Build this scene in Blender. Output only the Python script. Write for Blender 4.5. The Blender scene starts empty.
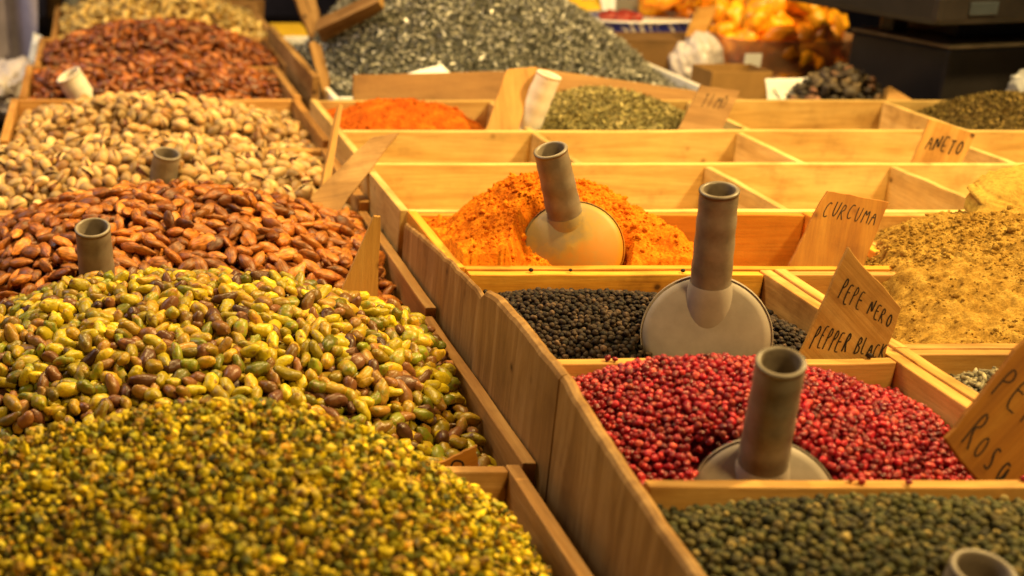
import bpy, math, random
import numpy as np
from mathutils import Vector, Matrix
R = math.radians
rng = np.random.default_rng(7)
random.seed(7)
scene = bpy.context.scene
COL = scene.collection

# ------------------------------------------------------------------ helpers
def lin(r, g, b):
    def c(v):
        v /= 255.0
        return v / 12.92 if v <= .04045 else ((v + .055) / 1.055) ** 2.4
    return (c(r), c(g), c(b), 1)

def tag(o, label=None, cat=None, group=None, kind=None):
    if label: o['label'] = label
    if cat: o['category'] = cat
    if group: o['group'] = group
    if kind: o['kind'] = kind
    return o

def empty(name, loc=(0, 0, 0), rz=0):
    o = bpy.data.objects.new(name, None)
    o.empty_display_size = .02
    o.location = loc; o.rotation_euler = (0, 0, rz)
    COL.objects.link(o)
    return o

def build(name, V, faces, mats, parent=None, smooth=True, idx=None, loc=None):
    """V (n,3); faces: list of (m,k) int arrays; idx: material index per face array"""
    V = np.asarray(V, dtype=np.float32).reshape(-1, 3)
    if loc is not None: V = V - np.asarray(loc, dtype=np.float32)
    me = bpy.data.meshes.new(name)
    if not isinstance(faces, (list, tuple)): faces = [faces]
    faces = [np.asarray(f, dtype=np.int32) for f in faces]
    nl = sum(f.size for f in faces); npoly = sum(f.shape[0] for f in faces)
    me.vertices.add(len(V)); me.vertices.foreach_set('co', V.ravel())
    me.loops.add(nl); me.loops.foreach_set('vertex_index', np.concatenate([f.ravel() for f in faces]))
    tot = np.concatenate([np.full(f.shape[0], f.shape[1], np.int32) for f in faces])
    start = np.concatenate([[0], np.cumsum(tot)[:-1]]).astype(np.int32)
    me.polygons.add(npoly)
    me.polygons.foreach_set('loop_start', start)
    me.polygons.foreach_set('loop_total', tot)
    if idx is not None:
        me.polygons.foreach_set('material_index', np.concatenate([np.full(f.shape[0], i, np.int32) for f, i in zip(faces, idx)]))
    me.polygons.foreach_set('use_smooth', np.full(npoly, bool(smooth)))
    for m in (mats if isinstance(mats, (list, tuple)) else [mats]): me.materials.append(m)
    me.update(calc_edges=True); me.validate()
    o = bpy.data.objects.new(name, me)
    COL.objects.link(o)
    if loc is not None: o.location = loc
    if parent is not None: o.parent = parent
    return o

def hsh(ix, iy, s):
    h = (ix.astype(np.int64) * 374761393 + iy.astype(np.int64) * 668265263 + s * 1442695041) & 0xffffffff
    h = ((h ^ (h >> 13)) * 1274126177) & 0xffffffff
    h = ((h ^ (h >> 15)) * 2246822519) & 0xffffffff
    return ((h ^ (h >> 16)) & 0xffffff) / float(0xffffff)

def vnoise(x, y, s=0):
    x = np.asarray(x, float); y = np.asarray(y, float)
    ix = np.floor(x); iy = np.floor(y); fx = x - ix; fy = y - iy
    fx = fx * fx * (3 - 2 * fx); fy = fy * fy * (3 - 2 * fy)
    ix = ix.astype(np.int64); iy = iy.astype(np.int64)
    a = hsh(ix, iy, s); b = hsh(ix + 1, iy, s); c = hsh(ix, iy + 1, s); d = hsh(ix + 1, iy + 1, s)
    return ((a * (1 - fx) + b * fx) * (1 - fy) + (c * (1 - fx) + d * fx) * fy) * 2 - 1

def fbm(x, y, s=0, o=4, g=.5):
    v = 0; a = 1; f = 1
    for i in range(o):
        v = v + a * vnoise(np.asarray(x) * f + 13.7 * i, np.asarray(y) * f - 7.1 * i, s + i); a *= g; f *= 2.03
    return v

# ------------------------------------------------------------------ materials
class NT:
    def __init__(s, name):
        s.m = bpy.data.materials.new(name); s.m.use_nodes = True
        s.t = s.m.node_tree; s.n = s.t.nodes; s.b = s.n['Principled BSDF']; s.out = s.n['Material Output']
    def add(s, typ, **kw):
        n = s.n.new(typ)
        for k, v in kw.items():
            if k in n.inputs: n.inputs[k].default_value = v
            else: setattr(n, k, v)
        return n
    def link(s, a, b): s.t.links.new(a, b)
    def mix(s, fac, a, b, mode='MIX'):
        n = s.n.new('ShaderNodeMix'); n.data_type = 'RGBA'; n.blend_type = mode
        for val, i in ((fac, 0), (a, 6), (b, 7)):
            if hasattr(val, 'links') or hasattr(val, 'is_output'): s.link(val, n.inputs[i])
            else: n.inputs[i].default_value = val
        return n.outputs[2]
    def math(s, op, a, b=0.):
        n = s.n.new('ShaderNodeMath'); n.operation = op
        for val, i in ((a, 0), (b, 1)):
            if hasattr(val, 'is_output'): s.link(val, n.inputs[i])
            else: n.inputs[i].default_value = val
        return n.outputs[0]
    def ramp(s, fac, stops, interp='LINEAR'):
        n = s.n.new('ShaderNodeValToRGB'); n.color_ramp.interpolation = interp
        e = n.color_ramp.elements
        while len(e) < len(stops): e.new(.5)
        for k, (p, c) in zip(e, stops):
            k.position = p; k.color = c if len(c) == 4 else (*c, 1)
        s.link(fac, n.inputs[0]); return n.outputs[0]
    def bump(s, h, strength=.3, dist=.001):
        n = s.add('ShaderNodeBump', Strength=strength, Distance=dist)
        s.link(h, n.inputs['Height']); s.link(n.outputs[0], s.b.inputs['Normal'])
    def set(s, **kw):
        for k, v in kw.items():
            s.b.inputs[k.replace('_', ' ')].default_value = v

def wood(name, dark, mid, light, axis='X', rough=.62):
    """pine board: fibres along one object axis, broad figure, stains"""
    t = NT(name)
    tc = t.add('ShaderNodeTexCoord'); oi = t.add('ShaderNodeObjectInfo')
    ad = t.add('ShaderNodeVectorMath', operation='ADD'); t.link(tc.outputs['Object'], ad.inputs[0])
    sc0 = t.add('ShaderNodeVectorMath', operation='SCALE'); t.link(oi.outputs['Random'], sc0.inputs['Scale'])
    sc0.inputs[0].default_value = (7.3, 3.1, 5.7); t.link(sc0.outputs[0], ad.inputs[1])
    def mapped(along, across):
        mp = t.add('ShaderNodeMapping')
        v = [across] * 3; v['XYZ'.index(axis)] = along
        mp.inputs['Scale'].default_value = v
        t.link(ad.outputs[0], mp.inputs['Vector']); return mp.outputs[0]
    n1 = t.add('ShaderNodeTexNoise', Scale=1., Detail=5., Roughness=.6, Distortion=1.2); t.link(mapped(4, 38), n1.inputs['Vector'])
    n2 = t.add('ShaderNodeTexNoise', Scale=1., Detail=4., Roughness=.7); t.link(mapped(22, 520), n2.inputs['Vector'])
    n3 = t.add('ShaderNodeTexNoise', Scale=14., Detail=5., Roughness=.65); t.link(ad.outputs[0], n3.inputs['Vector'])
    base = t.ramp(n1.outputs[0], [(.25, dark), (.48, mid), (.72, light)])
    fib = t.ramp(n2.outputs[0], [(.3, (.76, .71, .66, 1)), (.55, (1, 1, 1, 1))])
    st = t.ramp(n3.outputs[0], [(.28, (.42, .33, .25, 1)), (.45, (.9, .87, .84, 1)), (.6, (1.08, 1.05, 1.0, 1))])
    c = t.mix(.75, base, fib, 'MULTIPLY'); c = t.mix(.65, c, st, 'MULTIPLY')
    vo = t.add('ShaderNodeTexVoronoi', Scale=21.); t.link(ad.outputs[0], vo.inputs['Vector'])
    kn = t.ramp(vo.outputs['Distance'], [(.045, (.12, .08, .05, 1)), (.085, (.75, .7, .66, 1)), (.13, (1, 1, 1, 1))])
    c = t.mix(.9, c, kn, 'MULTIPLY')
    rr = t.ramp(oi.outputs['Random'], [(0, (.68, .63, .56, 1)), (1, (1.14, 1.12, 1.1, 1))])
    c = t.mix(1., c, rr, 'MULTIPLY')
    t.link(c, t.b.inputs['Base Color'])
    t.set(Roughness=rough); t.b.inputs['Specular IOR Level'].default_value = .3
    h = t.math('ADD', n2.outputs[0], n3.outputs[0]); t.bump(h, .35, .0008)
    return t.m

def wood_set(name, d, m, l):
    return {a: wood(name + '_' + a, d, m, l, a) for a in 'XYZ'}
W_PALE = wood_set('pale_pine', (.47, .29, .085), (.66, .46, .165), (.80, .62, .27))
W_HONEY = wood_set('honey_pine', (.34, .155, .032), (.55, .30, .078), (.70, .44, .15))
W_ORANGE = wood_set('stained_pine', (.46, .18, .018), (.68, .30, .028), (.80, .42, .06))
W_TRAY = wood_set('tray_pine', (.27, .115, .026), (.46, .235, .062), (.62, .37, .13))
W_GREY = wood_set('worn_plank', (.17, .082, .022), (.30, .165, .050), (.46, .285, .11))
W_SIGN = wood_set('sign_board', (.38, .19, .045), (.54, .30, .08), (.66, .42, .14))
W_SIGNO = wood_set('orange_sign_board', (.27, .10, .008), (.38, .155, .013), (.48, .23, .03))
W_WORN = wood_set('worn_sign_board', (.36, .18, .038), (.52, .28, .065), (.64, .39, .12))
W_CARD = wood_set('brown_board', (.30, .16, .05), (.38, .21, .075), (.46, .27, .10))

def grain(name, stops, island, rough=.5, spec=.4, nscale=90., spot=None, spot_pos=(.5, .62), bump=.25, bscale=500., stretch=None, vary=.4, mott=.5, bdist=.0008):
    """per piece colour from a random value, plus mottling inside the piece"""
    t = NT(name)
    tc = t.add('ShaderNodeTexCoord')
    if island:
        g = t.add('ShaderNodeNewGeometry'); rnd = g.outputs['Random Per Island']
    else:
        g = t.add('ShaderNodeObjectInfo'); rnd = g.outputs['Random']
    off = t.add('ShaderNodeVectorMath', operation='SCALE'); off.inputs[0].default_value = (9., 5., 7.); t.link(rnd, off.inputs['Scale'])
    ad = t.add('ShaderNodeVectorMath', operation='ADD'); t.link(tc.outputs['Object'], ad.inputs[0]); t.link(off.outputs[0], ad.inputs[1])
    vec = ad.outputs[0]
    n1 = t.add('ShaderNodeTexNoise', Scale=nscale, Detail=4., Roughness=.6); t.link(vec, n1.inputs['Vector'])
    base = t.ramp(t.math('ADD', rnd, t.math('MULTIPLY', t.math('SUBTRACT', n1.outputs[0], .5), mott)), stops)
    if spot:
        msk = t.ramp(n1.outputs[0], [(spot_pos[0], (0, 0, 0, 1)), (spot_pos[1], (1, 1, 1, 1))])
        base = t.mix(msk, base, spot)
    sh = t.ramp(n1.outputs[0], [(.3, (1 - vary,) * 3 + (1,)), (.7, (1 + vary,) * 3 + (1,))])
    base = t.mix(1., base, sh, 'MULTIPLY')
    r2 = t.math('FRACT', t.math('MULTIPLY', rnd, 17.31))
    vv = t.ramp(r2, [(0, (.45, .43, .40, 1)), (.5, (.92, .92, .92, 1)), (1, (1.3, 1.3, 1.3, 1))])
    base = t.mix(1., base, vv, 'MULTIPLY')
    t.link(base, t.b.inputs['Base Color'])
    t.set(Roughness=rough); t.b.inputs['Specular IOR Level'].default_value = spec
    n2 = t.add('ShaderNodeTexNoise', Scale=bscale, Detail=3.)
    if stretch:
        mp = t.add('ShaderNodeMapping'); mp.inputs['Scale'].default_value = stretch; t.link(vec, mp.inputs['Vector']); t.link(mp.outputs[0], n2.inputs['Vector'])
    else: t.link(vec, n2.inputs['Vector'])
    if stretch:
        sk = t.ramp(n2.outputs[0], [(.36, (.45, .40, .36, 1)), (.52, (1, 1, 1, 1)), (.68, (1.35, 1.3, 1.25, 1))]); t.link(t.mix(.8, base, sk, 'MULTIPLY'), t.b.inputs['Base Color'])
    t.bump(n2.outputs[0], bump, bdist)
    return t.m

def plain(name, col, rough=.5, spec=.4, noise=.2, nscale=30., bump=.1, trans=0., alpha=1., bscale=None):
    t = NT(name); tc = t.add('ShaderNodeTexCoord')
    n = t.add('ShaderNodeTexNoise', Scale=nscale, Detail=5., Roughness=.6); t.link(tc.outputs['Object'], n.inputs['Vector'])
    v = t.ramp(n.outputs[0], [(.3, tuple(c * (1 - noise) for c in col[:3]) + (1,)), (.7, tuple(min(1, c * (1 + noise)) for c in col[:3]) + (1,))])
    t.link(v, t.b.inputs['Base Color'])
    t.set(Roughness=rough, Alpha=alpha); t.b.inputs['Specular IOR Level'].default_value = spec
    if trans: t.b.inputs['Transmission Weight'].default_value = trans
    n2 = n
    if bscale:
        n2 = t.add('ShaderNodeTexNoise', Scale=bscale, Detail=4.); t.link(tc.outputs['Object'], n2.inputs['Vector'])
    t.bump(n2.outputs[0], bump, .001)
    return t.m

def powder(name, stops, scale=60., bump=.8):
    t = NT(name); tc = t.add('ShaderNodeTexCoord')
    n = t.add('ShaderNodeTexNoise', Scale=scale, Detail=8., Roughness=.7); t.link(tc.outputs['Object'], n.inputs['Vector'])
    n2 = t.add('ShaderNodeTexNoise', Scale=scale * 7, Detail=5., Roughness=.7); t.link(tc.outputs['Object'], n2.inputs['Vector'])
    c = t.ramp(n.outputs[0], stops)
    f = t.ramp(n2.outputs[0], [(.32, (.55, .5, .45, 1)), (.55, (1, 1, 1, 1)), (.75, (1.2, 1.2, 1.2, 1))])
    c = t.mix(.8, c, f, 'MULTIPLY')
    t.link(c, t.b.inputs['Base Color']); t.set(Roughness=.95); t.b.inputs['Specular IOR Level'].default_value = .1
    h = t.math('ADD', n2.outputs[0], t.math('MULTIPLY', n.outputs[0], 1.5)); t.bump(h, bump, .002)
    return t.m

KERNEL_STOPS = [(0, (.62, .46, .009)), (.22, (.48, .36, .009)), (.42, (.46, .25, .012)), (.56, (.19, .22, .009)), (.7, (.38, .20, .018)), (.86, (.21, .08, .022)), (1, (.09, .03, .016))]
ALMOND_STOPS = [(0, (.28, .078, .010)), (.35, (.38, .118, .016)), (.7, (.53, .19, .028)), (1, (.17, .042, .006))]
SHELL_STOPS = [(0, (.52, .33, .13)), (.4, (.44, .24, .07)), (.75, (.60, .41, .18)), (1, (.32, .14, .035))]
M_KERNEL = [grain('pistachio_kernel_skin', KERNEL_STOPS, i, .40, .42, 130., (.17, .065, .022, 1), (.55, .69), .5, 300., bdist=.0013) for i in (0, 1)]
M_ALMOND = [grain('almond_skin', ALMOND_STOPS, i, .42, .38, 160., None, bump=.7, bscale=1., stretch=(110, 620, 620), bdist=.0011) for i in (0, 1)]
M_SHELL = [grain('pistachio_shell', SHELL_STOPS, i, .5, .4, 110., (.42, .22, .10, 1), (.60, .74), .25, 400.) for i in (0, 1)]
M_INNER = plain('pistachio_inner', (.20, .07, .035), .6, noise=.5, nscale=200)
M_ALMD = grain('dark_almond_skin', [(0, (.15, .036, .007)), (.5, (.24, .062, .011)), (.85, (.36, .115, .024)), (1, (.10, .022, .006))], 1, .42, .5)
M_CASHEW = grain('cashew_skin', [(0, (.66, .44, .13)), (.5, (.74, .53, .18)), (1, (.54, .30, .07))], 0, .5, .35)
M_CHOP = grain('chopped_pistachio', [(0, (.80, .58, .010)), (.3, (.62, .46, .010)), (.46, (.26, .25, .010)), (.64, (.065, .07, .007)), (.74, (.74, .38, .014)), (.86, (.18, .075, .012)), (1, (.86, .62, .03))], 1, .5, .3, 300.)
M_PINK = grain('pink_pepper', [(0, (.38, .006, .018)), (.4, (.24, .004, .012)), (.72, (.48, .014, .026)), (.9, (.62, .09, .06)), (1, (.11, .003, .007))], 1, .33, .5, 260., None, bump=1., bscale=480., bdist=.0014)
M_BLACK = grain('black_pepper', [(0, (.016, .009, .005)), (.5, (.030, .016, .009)), (.85, (.060, .034, .020)), (1, (.14, .08, .045))], 1, .6, .25, 400., None, bump=1., bscale=800.)
M_GREENP = grain('green_pepper', [(0, (.085, .078, .018)), (.35, (.042, .044, .011)), (.62, (.16, .125, .036)), (.82, (.022, .022, .008)), (1, (.27, .19, .055))], 1, .65, .3, 300., None, bump=.8, bscale=700.)
M_GREY = grain('grey_leaf', [(0, (.30, .285, .23)), (.3, (.10, .095, .07)), (.55, (.46, .43, .36)), (.75, (.04, .038, .028)), (1, (.80, .76, .66))], 1, .7, .3, 200.)
M_HERB = grain('green_leaf', [(0, (.38, .30, .11)), (.4, (.24, .20, .06)), (.75, (.48, .38, .16)), (1, (.12, .105, .03))], 1, .75, .2, 200.)
M_HERB2 = grain('olive_leaf', [(0, (.20, .125, .028)), (.4, (.11, .08, .018)), (.75, (.27, .175, .05)), (1, (.05, .036, .010))], 1, .75, .2, 200.)
M_SEED = grain('striped_seed', [(0, (.30, .24, .13)), (.4, (.13, .11, .07)), (.7, (.46, .38, .22)), (1, (.06, .05, .035))], 1, .55, .3, 200.)
M_DARKHERB = grain('dark_leaf', [(0, (.03, .02, .018)), (.5, (.07, .05, .03)), (.85, (.15, .10, .05)), (1, (.26, .12, .07))], 1, .6, .3, 120.)
M_APRICOT = grain('dried_apricot', [(0, (.95, .36, .010)), (.5, (.92, .28, .008)), (.85, (.97, .48, .016)), (1, (.85, .16, .008))], 0, .38, .45, 60., None, bump=.3, bscale=120.)
M_UNDER = {k: plain(k + '_base', c, .9, .1, .5, 120.) for k, c in dict(kernel=(.05, .035, .01), almond=(.05, .016, .006), shell=(.10, .06, .03), chop=(.06, .045, .008), pink=(.09, .004, .008), black=(.012, .01, .008), greenp=(.03, .025, .01), grey=(.05, .05, .04), herb=(.16, .14, .06), herb2=(.09, .06, .02), seed=(.05, .04, .025), dark=(.02, .014, .01), cashew=(.3, .18, .06)).items()}  # mound colours darkened, painting shade into the gaps between pieces
M_TURM = powder('turmeric_powder', [(.3, (.50, .10, .004)), (.5, (.72, .19, .006)), (.7, (.86, .30, .014))])
M_RED = powder('paprika_powder', [(.3, (.30, .042, .003)), (.5, (.44, .090, .005)), (.7, (.58, .17, .012))], 40.)
M_GING = powder('ginger_powder', [(.3, (.17, .078, .010)), (.5, (.34, .19, .032)), (.7, (.50, .31, .068))], 75., .7)
M_GINGPACK = powder('packed_ginger', [(.3, (.32, .19, .035)), (.5, (.40, .245, .048)), (.7, (.46, .29, .06))], 26., .5)
def handle_mat():
    t = NT('grey_plastic_handle'); tc = t.add('ShaderNodeTexCoord')
    w = t.add('ShaderNodeTexWave', Scale=11., Distortion=3., Detail=3.); w.bands_direction = 'Z'; t.link(tc.outputs['Object'], w.inputs['Vector'])
    n = t.add('ShaderNodeTexNoise', Scale=70., Detail=6., Roughness=.65); t.link(tc.outputs['Object'], n.inputs['Vector'])
    c = t.ramp(t.math('ADD', t.math('MULTIPLY', w.outputs['Fac'], .18), t.math('MULTIPLY', n.outputs[0], .78)), [(.25, (.125, .092, .060, 1)), (.5, (.20, .155, .110, 1)), (.75, (.27, .215, .16, 1))])
    t.link(c, t.b.inputs['Base Color']); t.set(Roughness=.42); t.bump(n.outputs[0], .12, .0008); return t.m
M_SCOOP = handle_mat()
M_BOWL = plain('grey_plastic_bowl', (.33, .27, .22), .5, .35, .14, 50., .1, bscale=160.)
M_SCOOPW = plain('white_plastic_handle', (.74, .66, .56), .4, .4, .12, 40., .05)
def dusted():
    t = NT('turmeric_dusted_plastic'); tc = t.add('ShaderNodeTexCoord')
    n = t.add('ShaderNodeTexNoise', Scale=26., Detail=6., Roughness=.65); t.link(tc.outputs['Object'], n.inputs['Vector'])
    sep = t.add('ShaderNodeSeparateXYZ'); t.link(tc.outputs['Object'], sep.inputs[0])
    k = t.math('ADD', t.math('MULTIPLY', n.outputs[0], .9), t.math('MULTIPLY', t.math('SUBTRACT', sep.outputs[0], sep.outputs[2]), 4.0))
    c = t.ramp(k, [(.30, (.28, .20, .08, 1)), (.44, (.44, .25, .03, 1)), (.58, (.56, .22, .006, 1))])
    t.link(c, t.b.inputs['Base Color']); t.set(Roughness=.55); t.bump(n.outputs[0], .15, .001); return t.m
M_SCOOPY = dusted()
M_INK = plain('black_ink', (.018, .012, .010), .7, .2, .4, 300., .0)
M_BLACKP = plain('black_scale_plastic', (.022, .018, .017), .42, .4, .35, 14., .08, bscale=260.)
M_TRIM = plain('scale_trim', (.30, .24, .17), .4, .5, .3, 40., .05)
M_WHITEP = plain('white_plastic', (.78, .74, .70), .35, .5, .08, 12., .05)
M_BAG = plain('white_plastic_bag', (.50, .44, .44), .35, .4, .12, 14., .12, bscale=40.)
M_CLEAR = plain('clear_plastic_bag', (.80, .80, .84), .15, .6, .15, 20., .4, trans=.55, bscale=70.)
M_PAPER = plain('white_paper', (.78, .76, .74), .8, .2, .06, 20., .05)
M_YELLOW = plain('yellow_paper', (.86, .52, .03), .5, .3, .18, 14., .15)
M_GREENV = plain('green_vegetable', (.13, .27, .03), .5, .3, .45, 40., .3)
M_REDV = plain('dark_red_fruit', (.28, .03, .02), .45, .4, .4, 60., .3)
M_TUB = plain('clear_tub_plastic', (.80, .50, .30), .25, .5, .10, 10., .05, alpha=.5)
M_TABLE = plain('dark_table_cloth', (.045, .030, .022), .9, .1, .35, 20., .3, bscale=300.)
M_GROUND = plain('stone_paving', (.20, .17, .15), .85, .2, .3, 6., .3, bscale=40.)
M_BACK = plain('dark_backdrop', (.11, .085, .08), .9, .1, .5, 3., .1)
M_MAUVE = plain('mauve_cloth', (.42, .37, .44), .9, .1, .3, 9., .2, bscale=200.)
M_DARKC = plain('dark_card', (.16, .085, .03), .75, .2, .25, 16., .15)
M_BROWN = plain('brown_card', (.28, .15, .045), .75, .2, .22, 16., .15)
M_DKWOOD = plain('dark_bottle', (.05, .035, .02), .4, .4, .4, 30., .1)

def plate_mat():
    t = NT('blue_pattern_plate'); tc = t.add('ShaderNodeTexCoord')
    w = t.add('ShaderNodeTexWave', Scale=34., Distortion=5., Detail=2.); w.bands_direction = 'DIAGONAL'; t.link(tc.outputs['Object'], w.inputs['Vector'])
    n = t.add('ShaderNodeTexNoise', Scale=19., Detail=1.); t.link(tc.outputs['Object'], n.inputs['Vector'])
    k = t.math('ADD', t.math('MULTIPLY', w.outputs['Fac'], .45), n.outputs[0])
    c = t.ramp(k, [(.50, (.78, .78, .88, 1)), (.58, (.40, .42, .66, 1)), (.68, (.015, .035, .42, 1))])
    t.link(c, t.b.inputs['Base Color']); t.set(Roughness=.3); return t.m
M_PLATE = plate_mat()

# ------------------------------------------------------------------ boards and boxes
def box_arrays(x0, x1, y0, y1, z0, z1):
    V = np.array([(x, y, z) for z in (z0, z1) for y in (y0, y1) for x in (x0, x1)], float)
    F = np.array([(0, 2, 3, 1), (4, 5, 7, 6), (0, 1, 5, 4), (2, 6, 7, 3), (0, 4, 6, 2), (1, 3, 7, 5)])
    return V, F

def rounded_box(sx, sy, sz, b, seg=2, wob=0., seed=0, taper=None):
    import bmesh
    bm = bmesh.new(); bmesh.ops.create_cube(bm, size=1)
    for v in bm.verts: v.co = (v.co.x * sx, v.co.y * sy, v.co.z * sz)
    if taper:
        for v in bm.verts: v.co = taper(v.co)
    bmesh.ops.bevel(bm, geom=bm.edges[:], offset=b, segments=seg, affect='EDGES', profile=.6)
    return bm

def bm_obj(name, bm, mat, parent=None, loc=(0, 0, 0), smooth=False):
    me = bpy.data.meshes.new(name); bm.to_mesh(me); bm.free()
    for m in (mat if isinstance(mat, list) else [mat]): me.materials.append(m)
    if smooth:
        for p in me.polygons: p.use_smooth = True
    o = bpy.data.objects.new(name, me); o.location = loc; COL.objects.link(o)
    if parent is not None: o.parent = parent
    return o

def board(name, x0, x1, y0, y1, z0, z1, W, parent=None, axis=None, b=.0012, ends=None):
    """a sawn board with eased edges; ends=(dz at low end, dz at high end) slopes its top"""
    s = (x1 - x0, y1 - y0, z1 - z0); c = ((x0 + x1) / 2, (y0 + y1) / 2, (z0 + z1) / 2)
    ax = axis or 'XYZ'[int(np.argmax(s))]
    import bmesh
    bm = bmesh.new(); bmesh.ops.create_cube(bm, size=1)
    for v in bm.verts: v.co = (v.co.x * s[0], v.co.y * s[1], v.co.z * s[2])
    k = 0 if s[0] > s[1] else 1
    n = max(3, int(s[k] / .035))
    ed = [e for e in bm.edges if abs(abs((e.verts[0].co - e.verts[1].co)[k]) - s[k]) < 1e-6]
    bmesh.ops.subdivide_edges(bm, edges=ed, cuts=n, use_grid_fill=True)
    sd = random.random() * 50
    long_ = [e for e in bm.edges if e.calc_face_angle(0) > 1.2]
    bmesh.ops.bevel(bm, geom=long_, offset=min(b, min(s) * .3), segments=2, affect='EDGES', profile=.5)
    for v in bm.verts:
        u = v.co[k] / s[k] + .5
        if v.co.z > 0:
            v.co.z += float(vnoise(np.array([u * 7 + sd]), np.array([sd]))[0]) * .0009
            if ends: v.co.z += ends[0] * (1 - u) + ends[1] * u
        q = 1 - k
        v.co[q] += float(vnoise(np.array([u * 3 + sd]), np.array([sd + 9]))[0]) * .0006
    return bm_obj(name, bm, W[ax], parent, c)

def crate(name, label, cat, x0, x1, y0, y1, zt, zb, W, group=None, wall=.009, dividers=(), front_low=0., Wf=None, Wb=None, right=True, side_low=0., cross=(), left_low=0.):
    cx, cy = (x0 + x1) / 2, (y0 + y1) / 2
    r = empty(name, (cx, cy, zb)); tag(r, label, cat, group)
    def B(n, a, b_, c, d, e, f_, w=W, **k):
        o = board(n, a - cx, b_ - cx, c - cy, d - cy, e - zb, f_ - zb, w, r, **k); return o
    B('bottom_board', x0, x1, y0, y1, zb, zb + .006, W)
    B('side_board', x0, x0 + wall, y0, y1, zb + .007, zt - side_low - left_low, W)
    if right: B('side_board', x1 - wall, x1, y0, y1, zb + .007, zt - side_low, W)
    B('front_board', x0 + wall + .0005, x1 - wall - .0005, y0, y0 + wall, zb + .007, zt - front_low - .001, Wf or W)
    B('back_board', x0 + wall + .0005, x1 - wall - .0005, y1 - wall, y1, zb + .007, zt - .0015, Wb or W)
    for yc in cross:
        B('cross_board', x0 + wall + .0005, x1 - wall - .0005, yc - wall / 2, yc + wall / 2, zb + .007, zt - .001, Wf or W)
    for (xd, ya, yb) in dividers:
        B('divider', xd - wall * .45, xd + wall * .45, ya, yb, zb + .007, zt - .003, W)
    return r

# ------------------------------------------------------------------ heaps
class Heap:
    def __init__(s, x0, x1, y0, y1, corners, apex, az, p=2.2, wob=.004, seed=1, base=None, wf=9.):
        s.x0, s.x1, s.y0, s.y1 = x0, x1, y0, y1
        s.c = corners; s.a = apex; s.az = az; s.p = p; s.w = wob; s.s = seed; s.wf = wf
        s.zb = base if base is not None else min(corners) - .03
        s.extra = None
    def z(s, x, y):
        x = np.asarray(x, float); y = np.asarray(y, float)
        u = (x - s.x0) / (s.x1 - s.x0); v = (y - s.y0) / (s.y1 - s.y0)
        c = s.c
        e = (c[0] * (1 - u) + c[1] * u) * (1 - v) + (c[2] * (1 - u) + c[3] * u) * v
        dx = np.where(x < s.a[0], (s.a[0] - x) / max(1e-6, s.a[0] - s.x0), (x - s.a[0]) / max(1e-6, s.x1 - s.a[0]))
        dy = np.where(y < s.a[1], (s.a[1] - y) / max(1e-6, s.a[1] - s.y0), (y - s.a[1]) / max(1e-6, s.y1 - s.a[1]))
        r = np.clip((np.abs(dx) ** 2.3 + np.abs(dy) ** 2.3) ** (1 / 2.3), 0, 1)
        k = (1 - r) ** 1.0 * (1 - .42 * (1 - r)) / .58 if s.p == 0 else np.cos(r * math.pi / 2) ** (s.p / 2)
        h = e + (s.az - e) * k
        h = h + s.w * fbm(x * s.wf + s.s, y * s.wf - s.s, s.s, 3)
        if s.extra: h = h + s.extra(x, y)
        return h
    def normal(s, x, y, d=.006):
        gx = (s.z(x + d, y) - s.z(x - d, y)) / (2 * d); gy = (s.z(x, y + d) - s.z(x, y - d)) / (2 * d)
        n = np.stack([-gx, -gy, np.ones_like(gx)], -1)
        return n / np.linalg.norm(n, axis=-1, keepdims=True)
    def grid(s, nx, ny, drop=0.):
        X, Y = np.meshgrid(np.linspace(s.x0, s.x1, nx), np.linspace(s.y0, s.y1, ny), indexing='xy')
        Z = s.z(X, Y) - drop
        V = np.stack([X, Y, Z], -1).reshape(-1, 3)
        i = np.arange(nx * ny).reshape(ny, nx)
        F = np.stack([i[:-1, :-1], i[:-1, 1:], i[1:, 1:], i[1:, :-1]], -1).reshape(-1, 4)
        ring = np.concatenate([i[0, :], i[1:, -1], i[-1, -2::-1], i[-2:0:-1, 0]])
        low = V[ring].copy(); low[:, 2] = s.zb
        k = len(V) + np.arange(len(ring)); V = np.vstack([V, low])
        S = np.stack([ring, k, np.roll(k, -1), np.roll(ring, -1)], -1)
        return V, np.vstack([F, S])
    def scatter(s, d, seed, margin=.003, tries=9):
        """dart throwing with a hash grid"""
        g = np.random.default_rng(seed)
        W, H = s.x1 - s.x0 - 2 * margin, s.y1 - s.y0 - 2 * margin
        n = int(W * H / d ** 2 * tries)
        c = g.random((n, 2)) * (W, H)
        nx, ny = int(W / d) + 3, int(H / d) + 3
        cell = {}; keep = []
        d2 = d * d
        for i in range(n):
            px, py = c[i]; a, b = int(px / d), int(py / d); ok = True
            for aa in (a - 1, a, a + 1):
                for bb in (b - 1, b, b + 1):
                    for (qx, qy) in cell.get((aa, bb), ()):
                        if (qx - px) ** 2 + (qy - py) ** 2 < d2: ok = False; break
                    if not ok: break
                if not ok: break
            if ok: cell.setdefault((a, b), []).append((px, py)); keep.append(i)
        q = c[keep] + (s.x0 + margin, s.y0 + margin)
        return q[:, 0], q[:, 1]

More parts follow.
